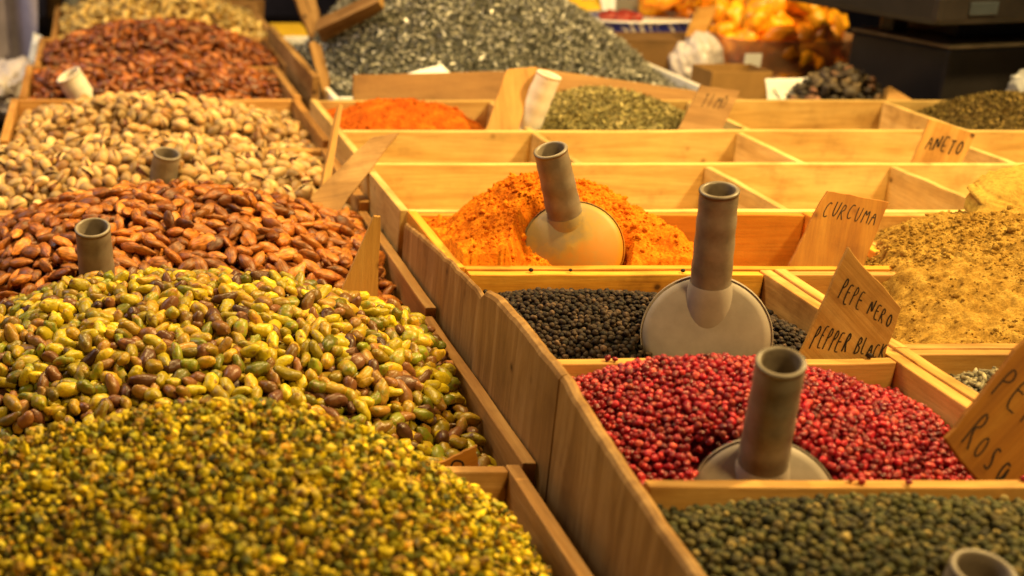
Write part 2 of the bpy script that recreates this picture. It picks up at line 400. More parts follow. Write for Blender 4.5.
HEAPS = []
def frames(n, seed, tilt=25., roll=True):
    g = np.random.default_rng(seed); N = len(n)
    a = g.normal(size=(N, 3)); t = a - (a * n).sum(1, keepdims=True) * n; t /= np.linalg.norm(t, axis=1, keepdims=True)
    b = np.cross(n, t)
    ta = np.radians(g.normal(0, tilt, N))[:, None]; ro = (g.random(N) * 2 * math.pi if roll is True else np.radians(g.normal(0, roll, N)))[:, None]
    L = np.cos(ta) * t + np.sin(ta) * n; u0 = -np.sin(ta) * t + np.cos(ta) * n
    U = np.cos(ro) * u0 + np.sin(ro) * b; S = np.cross(U, L)
    return np.stack([L, S, U], -1)           # columns

def replicate(protos, pos, rot, scl, pick):
    """protos: list of (V, F) ; returns merged V and list of face arrays"""
    Vs, Fs, o = [], [], 0
    for k, (v, f) in enumerate(protos):
        m = np.where(pick == k)[0]
        if not len(m): continue
        W = np.einsum('nij,vj->nvi', rot[m], v) * scl[m][:, None, None] if np.ndim(scl) == 1 else np.einsum('nij,nvj->nvi', rot[m], v[None] * scl[m][:, None, :])
        W = W + pos[m][:, None, :]
        Vs.append(W.reshape(-1, 3))
        Fs.append((f[None] + (np.arange(len(m)) * len(v))[:, None, None] + o).reshape(-1, f.shape[1]))
        o += len(m) * len(v)
    return np.vstack(Vs), Fs

def ico(sub):
    import bmesh
    bm = bmesh.new(); bmesh.ops.create_icosphere(bm, subdivisions=sub, radius=1)
    bm.verts.ensure_lookup_table()
    V = np.array([v.co[:] for v in bm.verts]); F = np.array([[v.index for v in f.verts] for f in bm.faces]); bm.free()
    return V, F

def uvs(nu, nv):
    """sphere with poles on the X axis"""
    th = np.linspace(0, math.pi, nv + 1)[1:-1]; ph = np.arange(nu) * 2 * math.pi / nu
    T, P = np.meshgrid(th, ph, indexing='ij')
    V = np.stack([np.cos(T), np.sin(T) * np.cos(P), np.sin(T) * np.sin(P)], -1).reshape(-1, 3)
    V = np.vstack([V, [[1, 0, 0], [-1, 0, 0]]])
    m = len(th); i = np.arange(m * nu).reshape(m, nu)
    Q = np.stack([i[:-1], i[1:], np.roll(i[1:], -1, 1), np.roll(i[:-1], -1, 1)], -1).reshape(-1, 4)
    top, bot = m * nu, m * nu + 1
    T1 = np.stack([np.full(nu, top), i[0], np.roll(i[0], -1), np.roll(i[0], -1)], -1)
    T2 = np.stack([np.full(nu, bot), np.roll(i[-1], -1), i[-1], i[-1]], -1)
    return V, Q, T1[:, :3], T2[:, :3]

def lumpy(V, amp, f, seed):
    d = fbm(V[:, 0] * f + V[:, 2] * f * .7 + seed, V[:, 1] * f - V[:, 2] * f * .6, seed, 2)
    return V * (1 + amp * d)[:, None]

def tris(Q, T1, T2):
    return np.vstack([Q[:, [0, 1, 2]], Q[:, [0, 2, 3]], T1, T2])

def almond_proto(seed):
    V, Q, T1, T2 = uvs(14, 11); g = np.random.default_rng(seed)
    x = V[:, 0]
    w = np.where(x > 0, np.clip(1 - x ** 2, 0, 1) ** .5 * (1 - .42 * x), np.clip(1 - x ** 2, 0, 1) ** .5)
    rad = np.clip(1 - x ** 2, 1e-9, 1) ** .5
    k = w / rad
    o = np.stack([x * .0132 * g.uniform(.86, 1.1), V[:, 1] * k * .0074 * g.uniform(.9, 1.1), V[:, 2] * k * .0043 * g.uniform(.85, 1.2)], -1)
    return lumpy(o, .09, 230, seed), tris(Q, T1, T2)

def kernel_proto(seed):
    V, Q, T1, T2 = uvs(12, 10); g = np.random.default_rng(seed + 40)
    x = V[:, 0]
    k = 1 - .22 * x + .1 * np.sin(x * 3)
    o = np.stack([x * .0090 * g.uniform(.8, 1.16), V[:, 1] * k * .0056 * g.uniform(.9, 1.12), V[:, 2] * k * .0050 * g.uniform(.85, 1.15)], -1)
    o[:, 2] += (x ** 2) * .0016 * g.uniform(.3, 1.2)
    return lumpy(o, .2, 210, seed), tris(Q, T1, T2)

def shell_proto(seed, gap):
    """two half shells hinged at one end, open at the other by 'gap' degrees"""
    V, Q, T1, T2 = uvs(16, 10); g = np.random.default_rng(seed + 90)
    x = V[:, 0]; k = 1 - .15 * x
    V = np.stack([x * .0107 * g.uniform(.93, 1.07), V[:, 1] * k * .0073, V[:, 2] * k * .0069], -1)
    V = lumpy(V, .03, 200, seed)
    F = tris(Q, T1, T2)
    out, fs, o = [], [], 0
    for sgn in (1, -1):
        W = V.copy(); W[:, 2] = np.where(W[:, 2] * sgn < 0, 0, W[:, 2])
        keep = (np.sign(V[F][:, :, 2].mean(1)) == sgn)
        a = R(gap / 2) * sgn
        W[:, 0] += .0107
        X = W[:, 0] * math.cos(a) - W[:, 2] * math.sin(a); Z = W[:, 0] * math.sin(a) + W[:, 2] * math.cos(a)
        W = np.stack([X - .0107, W[:, 1], Z], -1)
        out.append(W); fs.append(F[keep] + o); o += len(W)
    V = np.vstack(out); F = np.vstack(fs)
    used = np.unique(F); mp = np.zeros(len(V), int); mp[used] = np.arange(len(used))
    return V[used], mp[F]

def cashew_proto(seed):
    V, Q, T1, T2 = uvs(12, 12); g = np.random.default_rng(seed + 70)
    x = V[:, 0]; a = x * 1.25
    rr = .0085
    cx, cz = np.sin(a) * rr, -np.cos(a) * rr + rr
    k = 1 - .25 * x
    rad = V[:, 2] * k * .0046
    o = np.stack([cx - np.sin(a) * rad, V[:, 1] * k * .0048, cz + np.cos(a) * rad], -1)
    return lumpy(o, .06, 200, seed), tris(Q, T1, T2)

def chunk_protos(n, amp, sq, sub=1, f=2.2):
    v, F = ico(sub); r = []
    for k in range(n):
        g = np.random.default_rng(k + 300)
        w = lumpy(v * g.uniform(*sq, 3), amp, f, k)
        r.append((w, F))
    return r

def leaf_protos(n, l=(.7, 1.3), w=(.2, .45)):
    r = []
    for k in range(n):
        g = np.random.default_rng(k + 500); L, W = g.uniform(*l), g.uniform(*w)
        b = g.uniform(-.4, .4)
        V = np.array([(-L, 0, b * .4), (-.2 * L, W, .12), (-.2 * L, -W, .12), (0, 0, -.1), (.45 * L, W * .8, .05), (.45 * L, -W * .8, .05), (L, 0, b)])
        F = np.array([(0, 3, 1), (0, 2, 3), (1, 3, 4), (2, 5, 3), (3, 6, 4), (3, 5, 6)])
        r.append((V, F))
    return r

def mound(name, label, cat, H, base, mat, protos, d, size, layers=((0., 1.),), nx=60, ny=40, tilt=30., drop=.004, seed=1, avoid=(), flatroll=True, edge=.003, flat=False, spill=(), jit=.35):
    """one heap of pieces nobody could count: underlying mound + the pieces, one mesh"""
    HEAPS.append(H)
    V, F = H.grid(nx, ny, drop); Vs, Fs, idx = [V], [F], [0]; o = len(V)
    for li, (dz, dens) in enumerate(layers):
        x, y = H.scatter(d / dens, seed + li, edge)
        z = H.z(x, y) + dz
        g = np.random.default_rng(seed + 20 + li)
        z = z + g.normal(0, size[0] * jit, len(z))
        pos = np.stack([x, y, z], -1)
        keep = np.ones(len(x), bool)
        for (p, q, rad) in avoid: keep &= seg_dist(pos, p, q) > rad
        pos = pos[keep]; n = H.normal(pos[:, 0], pos[:, 1])
        rot = frames(n, seed + 40 + li, tilt, flatroll)
        sc = g.uniform(size[0], size[1], len(pos)); pk = g.integers(0, len(protos), len(pos))
        v, fs = replicate(protos, pos, rot, sc, pk)
        for f in fs: Fs.append(f + o); idx.append(1)
        Vs.append(v); o += len(v)
    for k, (xa, xb, ya, yb, zs, n_) in enumerate(spill):      # strays lying on the rims
        g = np.random.default_rng(seed + 300 + k)
        pos = np.stack([g.uniform(xa, xb, n_), g.uniform(ya, yb, n_), np.full(n_, zs + size[0] * .75)], -1)
        v, fs = replicate(protos, pos, frames(np.tile((0., 0, 1), (n_, 1)), seed + 77, 5), g.uniform(size[0], size[1], n_), g.integers(0, len(protos), n_))
        for f in fs: Fs.append(f + o); idx.append(1)
        Vs.append(v); o += len(v)
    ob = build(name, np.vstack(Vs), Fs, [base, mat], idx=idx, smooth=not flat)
    return tag(ob, label, cat, kind='stuff')

def seg_dist(P, a, b):
    a = np.array(a); b = np.array(b); ab = b - a
    t = np.clip(((P - a) @ ab) / (ab @ ab), 0, 1)
    return np.linalg.norm(P - (a + t[:, None] * ab), axis=1)

# ------------------------------------------------------------------ camera
PITCH, FPX, CAM = R(18.5), 1400., np.array((0, 0, .4))
cam = bpy.data.cameras.new('camera'); co = bpy.data.objects.new('camera', cam); COL.objects.link(co)
co.location = CAM; co.rotation_euler = (math.pi / 2 - PITCH, 0, 0)
cam.sensor_width = 36; cam.lens = FPX / 1024 * 36; cam.shift_x = (512 - 85) / 1024
cam.clip_start = .02; cam.clip_end = 200
cam.dof.use_dof = True; cam.dof.focus_distance = 1.22; cam.dof.aperture_fstop = 5.9
scene.camera = co

def project(P):
    d = P - CAM; c, s = math.cos(PITCH), math.sin(PITCH)
    zc = d[:, 1] * c - d[:, 2] * s; yu = d[:, 1] * s + d[:, 2] * c
    return 85 + FPX * d[:, 0] / zc, 288 - FPX * yu / zc, zc

def seen(P, off=.008):
    """which points the photograph can show: in frame and not behind a heap"""
    px, py, zc = project(P)
    ok = (px > -8) & (px < 1032) & (py > -8) & (py < 584)
    d = CAM - P
    for t in np.linspace(.012, .6, 60):
        q = P + d * t
        for H in HEAPS:
            ins = (q[:, 0] > H.x0) & (q[:, 0] < H.x1) & (q[:, 1] > H.y0) & (q[:, 1] < H.y1)
            if ins.any():
                zz = H.z(q[:, 0], q[:, 1]); ok &= ~(ins & (q[:, 2] < zz - off * .2))
    return ok, zc

def nut_heap(H, protos, meshes, d, seed, under, mat_island, stuff_name, stuff_label, cat, name, label, group, limit=300, lift=.003, tilt=22., child=None, avoid=(), roll=True, edge=.008, all_stuff=False, deep=.006):
    """a mound and a lower layer as one mass; every nut that shows as an object of its own"""
    x, y = H.scatter(d, seed, edge)
    g = np.random.default_rng(seed)
    z = H.z(x, y) + lift + g.normal(0, .0022, len(x))
    P = np.stack([x, y, z], -1)
    keep = np.ones(len(x), bool)
    for (p, q, rad) in avoid: keep &= seg_dist(P, p, q) > rad
    P = P[keep]
    n = H.normal(P[:, 0], P[:, 1]); rot = frames(n, seed + 3, tilt, roll)
    sc = np.clip(g.normal(1, .12, len(P)), .68, 1.25); pk = g.integers(0, len(protos), len(P))
    ok, zc = seen(P + n * .004)
    view = ((CAM - P) / np.linalg.norm(CAM - P, axis=1, keepdims=True) * n).sum(1)
    score = np.where(ok, np.clip(view, .05, 1) / zc ** 2, -1)
    order = np.argsort(-score)
    top = [] if all_stuff else [i for i in order[:limit] if score[i] > 0]
    sel = np.zeros(len(P), bool); sel[top] = True
    # the mass underneath
    x2, y2 = H.scatter(d * .95, seed + 7, edge)
    P2 = np.stack([x2, y2, H.z(x2, y2) - deep + g.normal(0, .002, len(x2))], -1)
    rot2 = frames(H.normal(x2, y2), seed + 9, tilt, True)
    PP = np.vstack([P[~sel], P2]); RR = np.concatenate([rot[~sel], rot2]); 
    SS = np.concatenate([sc[~sel], g.uniform(.88, 1.1, len(P2))]); KK = np.concatenate([pk[~sel], g.integers(0, len(protos), len(P2))])
    V, F = H.grid(60, 40, .012); v, fs = replicate(protos, PP, RR, SS, KK)
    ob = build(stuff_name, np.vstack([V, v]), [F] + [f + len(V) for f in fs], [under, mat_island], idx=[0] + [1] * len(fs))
    tag(ob, stuff_label, cat + ' heap', kind='stuff')
    for i in top:
        o = bpy.data.objects.new(name, meshes[pk[i]]); COL.objects.link(o)
        m = Matrix(rot[i].tolist()).to_4x4(); m.translation = Vector(P[i].tolist())
        o.matrix_world = m @ Matrix.Scale(float(sc[i]), 4)
        tag(o, label, cat, group)
        if child is not None:
            c = bpy.data.objects.new('kernel', child); COL.objects.link(c); c.parent = o
    print(name, 'total', len(P), 'seen', int((score > 0).sum()), 'objects', len(top))

def protomesh(name, p, mat):
    o = build(name, p[0], p[1], mat); me = o.data; bpy.data.objects.remove(o); return me

# ------------------------------------------------------------------ scoops
def lathe(prof, axis, origin, n=28, ref=None):
    """prof list of (r, t); revolve about axis through origin"""
    a = np.array(axis, float); a /= np.linalg.norm(a)
    r0 = np.array(ref if ref is not None else ((1, 0, 0) if abs(a[0]) < .8 else (0, 1, 0)), float)
    e1 = r0 - (r0 @ a) * a; e1 /= np.linalg.norm(e1); e2 = np.cross(a, e1)
    ph = np.arange(n) * 2 * math.pi / n
    ring = np.cos(ph)[:, None] * e1 + np.sin(ph)[:, None] * e2
    V = np.vstack([np.array(origin) + a * t + ring * r for r, t in prof])
    m = len(prof); i = np.arange(m * n).reshape(m, n)
    F = np.stack([i[:-1], np.roll(i[:-1], -1, 1), np.roll(i[1:], -1, 1), i[1:]], -1).reshape(-1, 4)
    return V, F

def scoop(label, C, n, h, R_=.046, L=.115, tr=.0148, mat=None, mat_h=None, start=.014, dome=1., group='plastic scoops standing in the heaps', flat=False):
    mat_h = mat_h or mat or M_SCOOP; mat = mat or M_BOWL
    n = np.array(n, float); n /= np.linalg.norm(n); h = np.array(h, float); h /= np.linalg.norm(h)
    up = h - (h @ n) * n
    up = up / np.linalg.norm(up) if np.linalg.norm(up) > .05 else np.array((0, 1., 0))
    root = empty('plastic_scoop', C); tag(root, label, 'scoop', group)
    # bowl: domed end disc with a lip, then a trough running away from it
    prof = [(.00003, .0045), (R_ * .3, .0042), (R_ * .6, .0034), (R_ * .85, .0018), (R_ * .955, .0008), (R_ * .968, -.0012), (R_ * .982, -.0012), (R_ * .99, .0004), (R_, -.0004), (R_ * 1.003, -.006), (R_ * 1.01, -.03)]
    V, F = lathe([(r, t * dome if t > 0 else t) for r, t in prof], n, (0, 0, 0), 56, up)
    side = np.cross(n, up); m = 29; ph = np.linspace(-math.pi / 2 - 1.15, -math.pi / 2 + 1.15, m)
    V2 = []
    for t, k in ((-.03, 1.02), (-.06, 1.03), (-.09, 1.02), (-.115, .97)):
        for q in ph: V2.append(-n * -t * 1.0 + (np.cos(q) * side + np.sin(q) * up) * R_ * k)
    i = np.arange(4 * m).reshape(4, m) + len(V)
    F2 = np.stack([i[:-1, :-1], i[:-1, 1:], i[1:, 1:], i[1:, :-1]], -1).reshape(-1, 4)
    b = build('bowl', np.vstack([V, V2]), np.vstack([F, F2]), mat, root)
    # handle: hollow tube with soft rings
    o = n * -.0045 + up * start
    ps = []
    for t in np.linspace(0, 1, 40):
        tt = t * L; r = tr * (1.06 - .10 * t) + .00022 * math.sin(tt / .021 * 2 * math.pi) * (1 if .1 < t < .93 else 0)
        ps.append((r, tt))
    rt = ps[-1][0]
    ps += [(rt + .0006, L - .0005), (rt + .0007, L + .0010), (rt - .0004, L + .0020), (rt - .0022, L + .0018), (rt - .0030, L + .0004), (rt - .0034, L - .006), (rt - .0036, L - .05), (.0004, L - .055)]
    V, F = lathe(ps, h, o, 36)
    build('handle', V, F, mat_h, root)
    # collar: a flared sleeve where the handle meets the disc
    cp = [(tr * 1.52, -.062), (tr * 1.44, -.020), (tr * 1.31, -.003), (tr * 1.18, .006), (tr * 1.09, .012), (tr * 1.05, .0135)]
    V, F = lathe(cp, h, o, 36)
    build('collar', V, F, mat, root)
    return root

# ------------------------------------------------------------------ signs with hand lettering
GLY = {
 'A': [[(0, 0), (.32, 1), (.6, 0)], [(.12, .36), (.52, .4)]], 'B': [[(0, 0), (.05, 1), (.4, .9), (.42, .62), (.06, .52), (.5, .4), (.48, .08), (0, 0)]],
 'C': [[(.5, .9), (.25, 1), (.05, .7), (.02, .3), (.22, 0), (.52, .12)]], 'D': [[(0, 0), (.04, 1), (.45, .8), (.55, .4), (.3, .05), (0, 0)]],
 'E': [[(.5, .98), (.05, 1), (0, 0), (.5, .03)], [(.03, .52), (.4, .54)]], 'I': [[(.1, 0), (.14, 1)]],
 'K': [[(.03, 0), (.06, 1)], [(.5, 1), (.06, .48), (.52, 0)]], 'L': [[(.06, 1), (.02, 0), (.5, .04)]],
 'M': [[(0, 0), (.1, 1), (.32, .4), (.55, 1), (.64, 0)]], 'N': [[(0, 0), (.06, 1), (.5, .02), (.56, 1)]],
 'O': [[(.3, 1), (.08, .75), (.05, .3), (.28, 0), (.52, .3), (.52, .75), (.3, 1)]], 'P': [[(.04, 0), (.1, 1), (.42, .95), (.46, .66), (.08, .5)]],
 'R': [[(.03, 0), (.1, 1), (.42, .93), (.44, .64), (.08, .52), (.52, 0)]], 'S': [[(.5, .9), (.22, 1), (.08, .78), (.46, .42), (.4, .06), (.04, .08)]],
 'T': [[(0, .95), (.56, 1)], [(.3, .97), (.26, 0)]], 'U': [[(.04, 1), (.06, .3), (.26, 0), (.48, .3), (.54, 1)]],
 'o': [[(.28, .6), (.08, .45), (.06, .15), (.25, 0), (.44, .2), (.42, .5), (.28, .6)]], 's': [[(.4, .58), (.2, .62), (.1, .45), (.36, .22), (.3, .02), (.04, .06)]],
 'a': [[(.42, .55), (.18, .6), (.06, .3), (.2, .02), (.4, .3), (.44, .58), (.46, 0)]], ' ': []}

def sign(name, label, TL, TR, BR, BL, lines=(), thick=.004, W=None, group=None, pen=.0016, chip=True, seed=0):
    TL, TR, BR, BL = [np.array(p, float) for p in (TL, TR, BR, BL)]
    ex = TR - TL; ex /= np.linalg.norm(ex)
    n = np.cross(ex, TL - BL); n /= np.linalg.norm(n)          # towards the viewer is -Y local
    if n @ (CAM - BL) < 0: n = -n
    ez = np.cross(ex, -n)
    if ez @ (TL - BL) < 0: ez = -ez; ex = ex
    yv = -n
    M = np.stack([ex, yv, ez], 1)
    if np.linalg.det(M) < 0: M[:, 0] = M[:, 0]; 
    loc = BL
    L = lambda p: np.array([(p - loc) @ ex, 0., (p - loc) @ ez])
    q = [L(p) for p in (BL, BR, TR, TL)]
    # outline with slightly uneven edges
    g = np.random.default_rng(seed + 11); out = []
    for a, b in zip(q, q[1:] + q[:1]):
        for t in np.linspace(0, 1, 9)[:-1]:
            out.append(a + (b - a) * t + (g.normal(0, .00035, 3) * (1, 0, 1) if t > 0 else g.normal(0, .0008, 3) * (1, 0, 1)))
    out = np.array(out); N = len(out)
    c = out.mean(0)
    inn = c + (out - c) * .985
    lay = [inn + (0, 0, 0), out + (0, .0006, 0), out + (0, thick - .0006, 0), inn + (0, thick, 0)]
    V = np.vstack(lay + [[c], [c + (0, thick, 0)]])
    F = []
    for k in range(3):
        for i in range(N): F.append((k * N + i, k * N + (i + 1) % N, (k + 1) * N + (i + 1) % N, (k + 1) * N + i))
    T = [(4 * N, (i + 1) % N, i) for i in range(N)] + [(4 * N + 1, 3 * N + i, 3 * N + (i + 1) % N) for i in range(N)]
    W = W or W_SIGN
    size = out.max(0) - out.min(0)
    o = build(name, V, [np.array(F), np.array(T)], W['Z' if size[2] >= size[0] else 'X'], smooth=False)
    MW = Matrix(((ex[0], yv[0], ez[0], loc[0]), (ex[1], yv[1], ez[1], loc[1]), (ex[2], yv[2], ez[2], loc[2]), (0, 0, 0, 1)))
    o.matrix_world = MW
    tag(o, label, 'sign', group)
    if lines:
        Vs, Fs = [], []; lay_n = 0
        bl, br, tr_, tl = q
        def uv(u, v): return (bl * (1 - u) + br * u) * (1 - v) + (tl * (1 - u) + tr_ * u) * v
        for (txt, u0, u1, v0, v1) in lines:
            adv = (u1 - u0) / max(1, len(txt))
            for k, chh in enumerate(txt):
                for st in GLY[chh]:
                    jx, jy = g.normal(0, .04), g.normal(0, .05)
                    pts = [uv(u0 + adv * (k + (p[0] + jx) * 1.15), v0 + (v1 - v0) * (p[1] + jy)) for p in st]
                    # smooth the stroke
                    P = np.array(pts)
                    for _ in range(2):
                        if len(P) > 2:
                            nP = [P[0]]
                            for a, b in zip(P[:-1], P[1:]): nP += [a * .75 + b * .25, a * .25 + b * .75]
                            nP.append(P[-1]); P = np.array(nP)
                    w = pen * g.uniform(.8, 1.15)
                    lay_n += 1; yo = -.00025 - .000012 * (lay_n % 12)
                    tang = np.gradient(P, axis=0); tang /= np.linalg.norm(tang, axis=1, keepdims=True) + 1e-9
                    nr = np.stack([-tang[:, 2], np.zeros(len(P)), tang[:, 0]], -1)
                    A = P + nr * w / 2; B = P - nr * w / 2
                    A[:, 1] += yo; B[:, 1] += yo
                    s0 = sum(len(v) for v in Vs)
                    Vs.append(np.vstack([A, B])); m = len(P)
                    Fs += [(s0 + i, s0 + m + i, s0 + m + i + 1, s0 + i + 1) for i in range(m - 1)]
        build('lettering', np.vstack(Vs), np.array(Fs), M_INK, o, smooth=False)
    return o

# ------------------------------------------------------------------ the setting
V, F = box_arrays(-12, 14, -6, 20, -1.0, -.95)
tag(build('ground', V, F, M_GROUND, smooth=False), kind='structure')
nb = 60; xs = np.linspace(-9, 11, nb); zs = np.linspace(-.95, 3.2, 12)
X, Z = np.meshgrid(xs, zs); Y = 7.5 + .15 * np.sin(X * 5) * (1 + .3 * np.sin(X * 1.7))
i = np.arange(nb * 12).reshape(12, nb)
F = np.stack([i[:-1, :-1], i[:-1, 1:], i[1:, 1:], i[1:, :-1]], -1).reshape(-1, 4)
tag(build('backdrop', np.stack([X, Y, Z], -1), F, M_BACK), kind='structure')

TZ = -.165
tb = empty('market_table', (.7, 2.3, -.95)); tag(tb, 'long trestle table under a dark cloth carrying every tray and box', 'table')
bm_obj('tabletop', rounded_box(2.6, 3.9, .03, .006), M_TABLE, tb, (0, .05, TZ - .0155 + .95))
for sx in (-1.15, 1.15):
    for sy in (-1.7, 0, 1.75):
        bm_obj('leg', rounded_box(.06, .06, .75, .004), W_GREY['Z'], tb, (sx, sy, .377))

# ------------------------------------------------------------------ nut trays, one behind the other
TG = 'wooden nut trays in a row behind one another'
ZB = -.16
trays = [
 ('tray of chopped pistachios, nearest wooden tray of the nut row', -.14, .320, .50, .936, -.05),
 ('tray of green pistachio kernels, second wooden tray of the nut row', -.14, .333, .938, 1.262, -.05),
 ('tray of brown almonds, between kernels and pistachios in shells', -.14, .336, 1.264, 1.613, -.043),
 ('near tray of pistachios in shells, right behind the almonds', -.14, .339, 1.615, 1.905, -.032),
 ('far tray of pistachios in shells, in front of the dark nuts', -.118, .342, 1.907, 2.216, -.022),
 ('tray of dark almonds with a white scoop handle, behind the pistachios', -.106, .346, 2.218, 2.520, -.020),
 ('second tray of dark almonds, in front of the pale cashews', -.092, .372, 2.523, 2.862, -.020),
 ('tray of pale cashews at the far end of the nut row', -.070, .396, 2.866, 3.38, -.020)]
for k, (lb, x0, x1, y0, y1, z) in enumerate(trays):
    crate('nut_tray', lb, 'tray', x0, x1, y0, y1, z, ZB, W_TRAY, TG, wall=.0105 if k < 3 else .012, front_low=.012)

# chopped pistachios
HC = Heap(-.128, .308, .512, .924, (-.05, -.085, -.045, -.085), (.085, .835), .033, 1.25, .003, 3)
HK = Heap(-.128, .321, .952, 1.250, (-.06, -.080, -.05, -.045), (.09, 1.175), .014, 1.35, .003, 5)
HA = Heap(-.128, .324, 1.28, 1.602, (-.065, -.075, -.05, -.040), (.10, 1.50), .010, 1.45, .003, 8)
HP1 = Heap(-.126, .326, 1.63, 1.893, (-.05, -.06, -.03, -.05), (.07, 1.84), -.012, 1.5, .003, 12)
HP2 = Heap(-.104, .329, 1.92, 2.204, (-.04, -.05, -.05, -.048), (.08, 2.04), .004, 1.5, .003, 14)
HF1 = Heap(-.094, .333, 2.233, 2.508, (-.05, -.05, -.03, -.03), (.12, 2.42), .012, 1.6, .004, 17)
HF2 = Heap(-.080, .359, 2.538, 2.850, (-.02, -.03, -.035, -.04), (.14, 2.66), .034, 1.6, .004, 19)
HCA = Heap(-.057, .383, 2.882, 3.366, (-.035, -.035, -.03, -.03), (.12, 3.05), .045, 1.6, .004, 23)
for H in (HC, HK, HA, HP1, HP2, HF1, HF2, HCA): H.zb = ZB + .007

chop = chunk_protos(16, .55, (.35, 1.3), 1, 1.7)
mound('chopped_pistachio_heap', 'blurred heap of finely chopped green and yellow pistachios, nearest in the nut row', 'chopped nuts', HC, M_UNDER['chop'], M_CHOP, chop, .0041, (.0011, .0036), ((-.001, 1), (.0022, .8)), seed=31, flat=True, jit=1.1)
HEAPS.extend([HK, HA, HP1, HP2, HF1, HF2, HCA])

S6 = ((.0067, 1.30, .033), (-.09, -.30, 1.0)); S7 = ((.1028, 1.70, .0141), (.12, -.25, 1.0))
def axis_seg(m, h, L=.12):
    m = np.array(m); h = np.array(h) / np.linalg.norm(h); return (m - h * L, m)
kp = [kernel_proto(i) for i in range(12)]; km = [protomesh('pistachio_kernel', p, M_KERNEL[0]) for p in kp]
nut_heap(HK, kp, km, .0087, 51, M_UNDER['kernel'], M_KERNEL[1], 'pistachio_kernels', 'mass of shelled pistachio kernels filling the second tray', 'pistachio', 'pistachio_kernel', 'shelled green and yellow pistachio kernel lying on top of the kernel heap', 'shelled pistachio kernels', tilt=26, avoid=((*axis_seg(*S6), .02),))
ap = [almond_proto(i) for i in range(7)]; am = [protomesh('almond', p, M_ALMOND[0]) for p in ap]
nut_heap(HA, ap, am, .0124, 61, M_UNDER['almond'], M_ALMOND[1], 'almonds', 'mass of brown almonds filling the third tray', 'almond', 'almond', 'whole brown almond in its skin lying on top of the almond heap', 'brown almonds', tilt=14, roll=35., avoid=((*axis_seg(*S6), .021), (*axis_seg(*S7), .021)))
sp = [shell_proto(i, gp) for i, gp in enumerate((6, 14, 20, 3, 17, 10))]; sm = [protomesh('pistachio', p, M_SHELL[0]) for p in sp]
kin = kernel_proto(3); kin = (kin[0] * np.array((.86, .98, .98)), kin[1]); km_in = protomesh('kernel', kin, M_INNER)
nut_heap(HP1, sp, sm, .0139, 71, M_UNDER['shell'], M_SHELL[1], 'pistachios', 'mass of pistachios in shells filling the near shell tray', 'pistachio', 'pistachio', 'cracked pale pistachio in its shell on top of the near shell heap', 'pistachios in their shells, near tray', limit=170, tilt=28, child=km_in, avoid=((*axis_seg(*S7), .022),), lift=.004)
nut_heap(HP2, sp, sm, .0139, 72, M_UNDER['shell'], M_SHELL[1], 'pistachios', 'mass of pistachios in shells filling the far shell tray', 'pistachio', 'pistachio', 'cracked pale pistachio in its shell on top of the far shell heap', 'pistachios in their shells, far tray', limit=130, tilt=28, child=km_in, lift=.004)
nut_heap(HF1, ap, am, .0128, 81, M_UNDER['almond'], M_ALMD, 'dark_almonds', 'dark reddish almonds with the white scoop handle, one blurred mass', 'almond', 'almond', '', '', all_stuff=True)
nut_heap(HF2, ap, am, .0128, 82, M_UNDER['almond'], M_ALMD, 'dark_almonds', 'dark reddish almonds right before the pale cashews, one blurred mass', 'almond', 'almond', '', '', all_stuff=True)
cp = [tuple((c[0] * 1.25, c[1])) for c in (cashew_proto(i) for i in range(5))]; cm = [protomesh('cashew', p, M_CASHEW) for p in cp]
nut_heap(HCA, cp, cm, .0150, 91, M_UNDER['cashew'], M_CASHEW, 'cashews', 'mass of pale yellow cashews at the far end of the nut row', 'cashew', 'cashew', 'pale yellow cashew lying on top of the far cashew heap', 'pale cashews', limit=220, tilt=30, lift=.005)

# dried fruit beyond the cashews
ft = crate('nut_tray', 'farthest wooden tray holding orange brown dried fruit behind the cashews', 'tray', .10, .43, 3.40, 3.82, -.01, ZB, W_TRAY, TG, wall=.012)
HD = Heap(.114, .416, 3.415, 3.805, (-.03, -.03, -.03, -.03), (.27, 3.55), .06, 1.6, .004, 29, base=ZB + .007)
mound('dried_fruit_heap', 'blurred heap of orange brown dried fruit pieces in the farthest tray', 'dried fruit', HD, M_UNDER['cashew'], grain('brown_fruit', [(0, (.62, .30, .07)), (.5, (.74, .42, .11)), (1, (.40, .16, .04))], 1, .5, .35), chunk_protos(6, .25, (.7, 1.2)), .017, (.008, .012), ((.002, 1),), 30, 30, seed=95)

# ------------------------------------------------------------------ planks standing between nuts and spices
def plank(label, pts, x0, x1, zb, W, seed=0):
    """pts: (y, z) along the top edge; a worn board with a rounded, nicked top"""
    yy = np.linspace(pts[0][0], pts[-1][0], 46)
    zz = np.interp(yy, [p[0] for p in pts], [p[1] for p in pts])
    zz = zz + .0012 * fbm(yy * 45 + seed, yy * 0 + seed, seed, 3)
    cr = [(0, -1.0), (0, -.004), (.18, -.0012), (.5, 0), (.82, -.0015), (1, -.0045), (1, -1.0)]
    V = []
    for y, z in zip(yy, zz):
        for u, d in cr: V.append((x0 + (x1 - x0) * u, y, zb if d == -1. else z + d))
    V = np.array(V); m = len(cr); i = np.arange(len(yy) * m).reshape(len(yy), m)
    F = np.stack([i[:-1], i[1:], np.roll(i[1:], -1, 1), np.roll(i[:-1], -1, 1)], -1).reshape(-1, 4)
    caps = [i[0][::-1], i[-1]]
    c = ((x0 + x1) / 2, float(yy.mean()), zb)
    o = build('plank', V, [F, np.array(caps)], W, smooth=False, loc=c)
    return tag(o, label, 'plank', 'worn planks standing between nut trays and spice boxes')
plank('worn tall plank beside the chopped pistachios and pink peppercorns, nearest in its row', [(.50, .000), (.60, .003), (.685, .0055), (.80, .0146), (.914, .029)], .3345, .3445, ZB, W_GREY['Z'], 3)
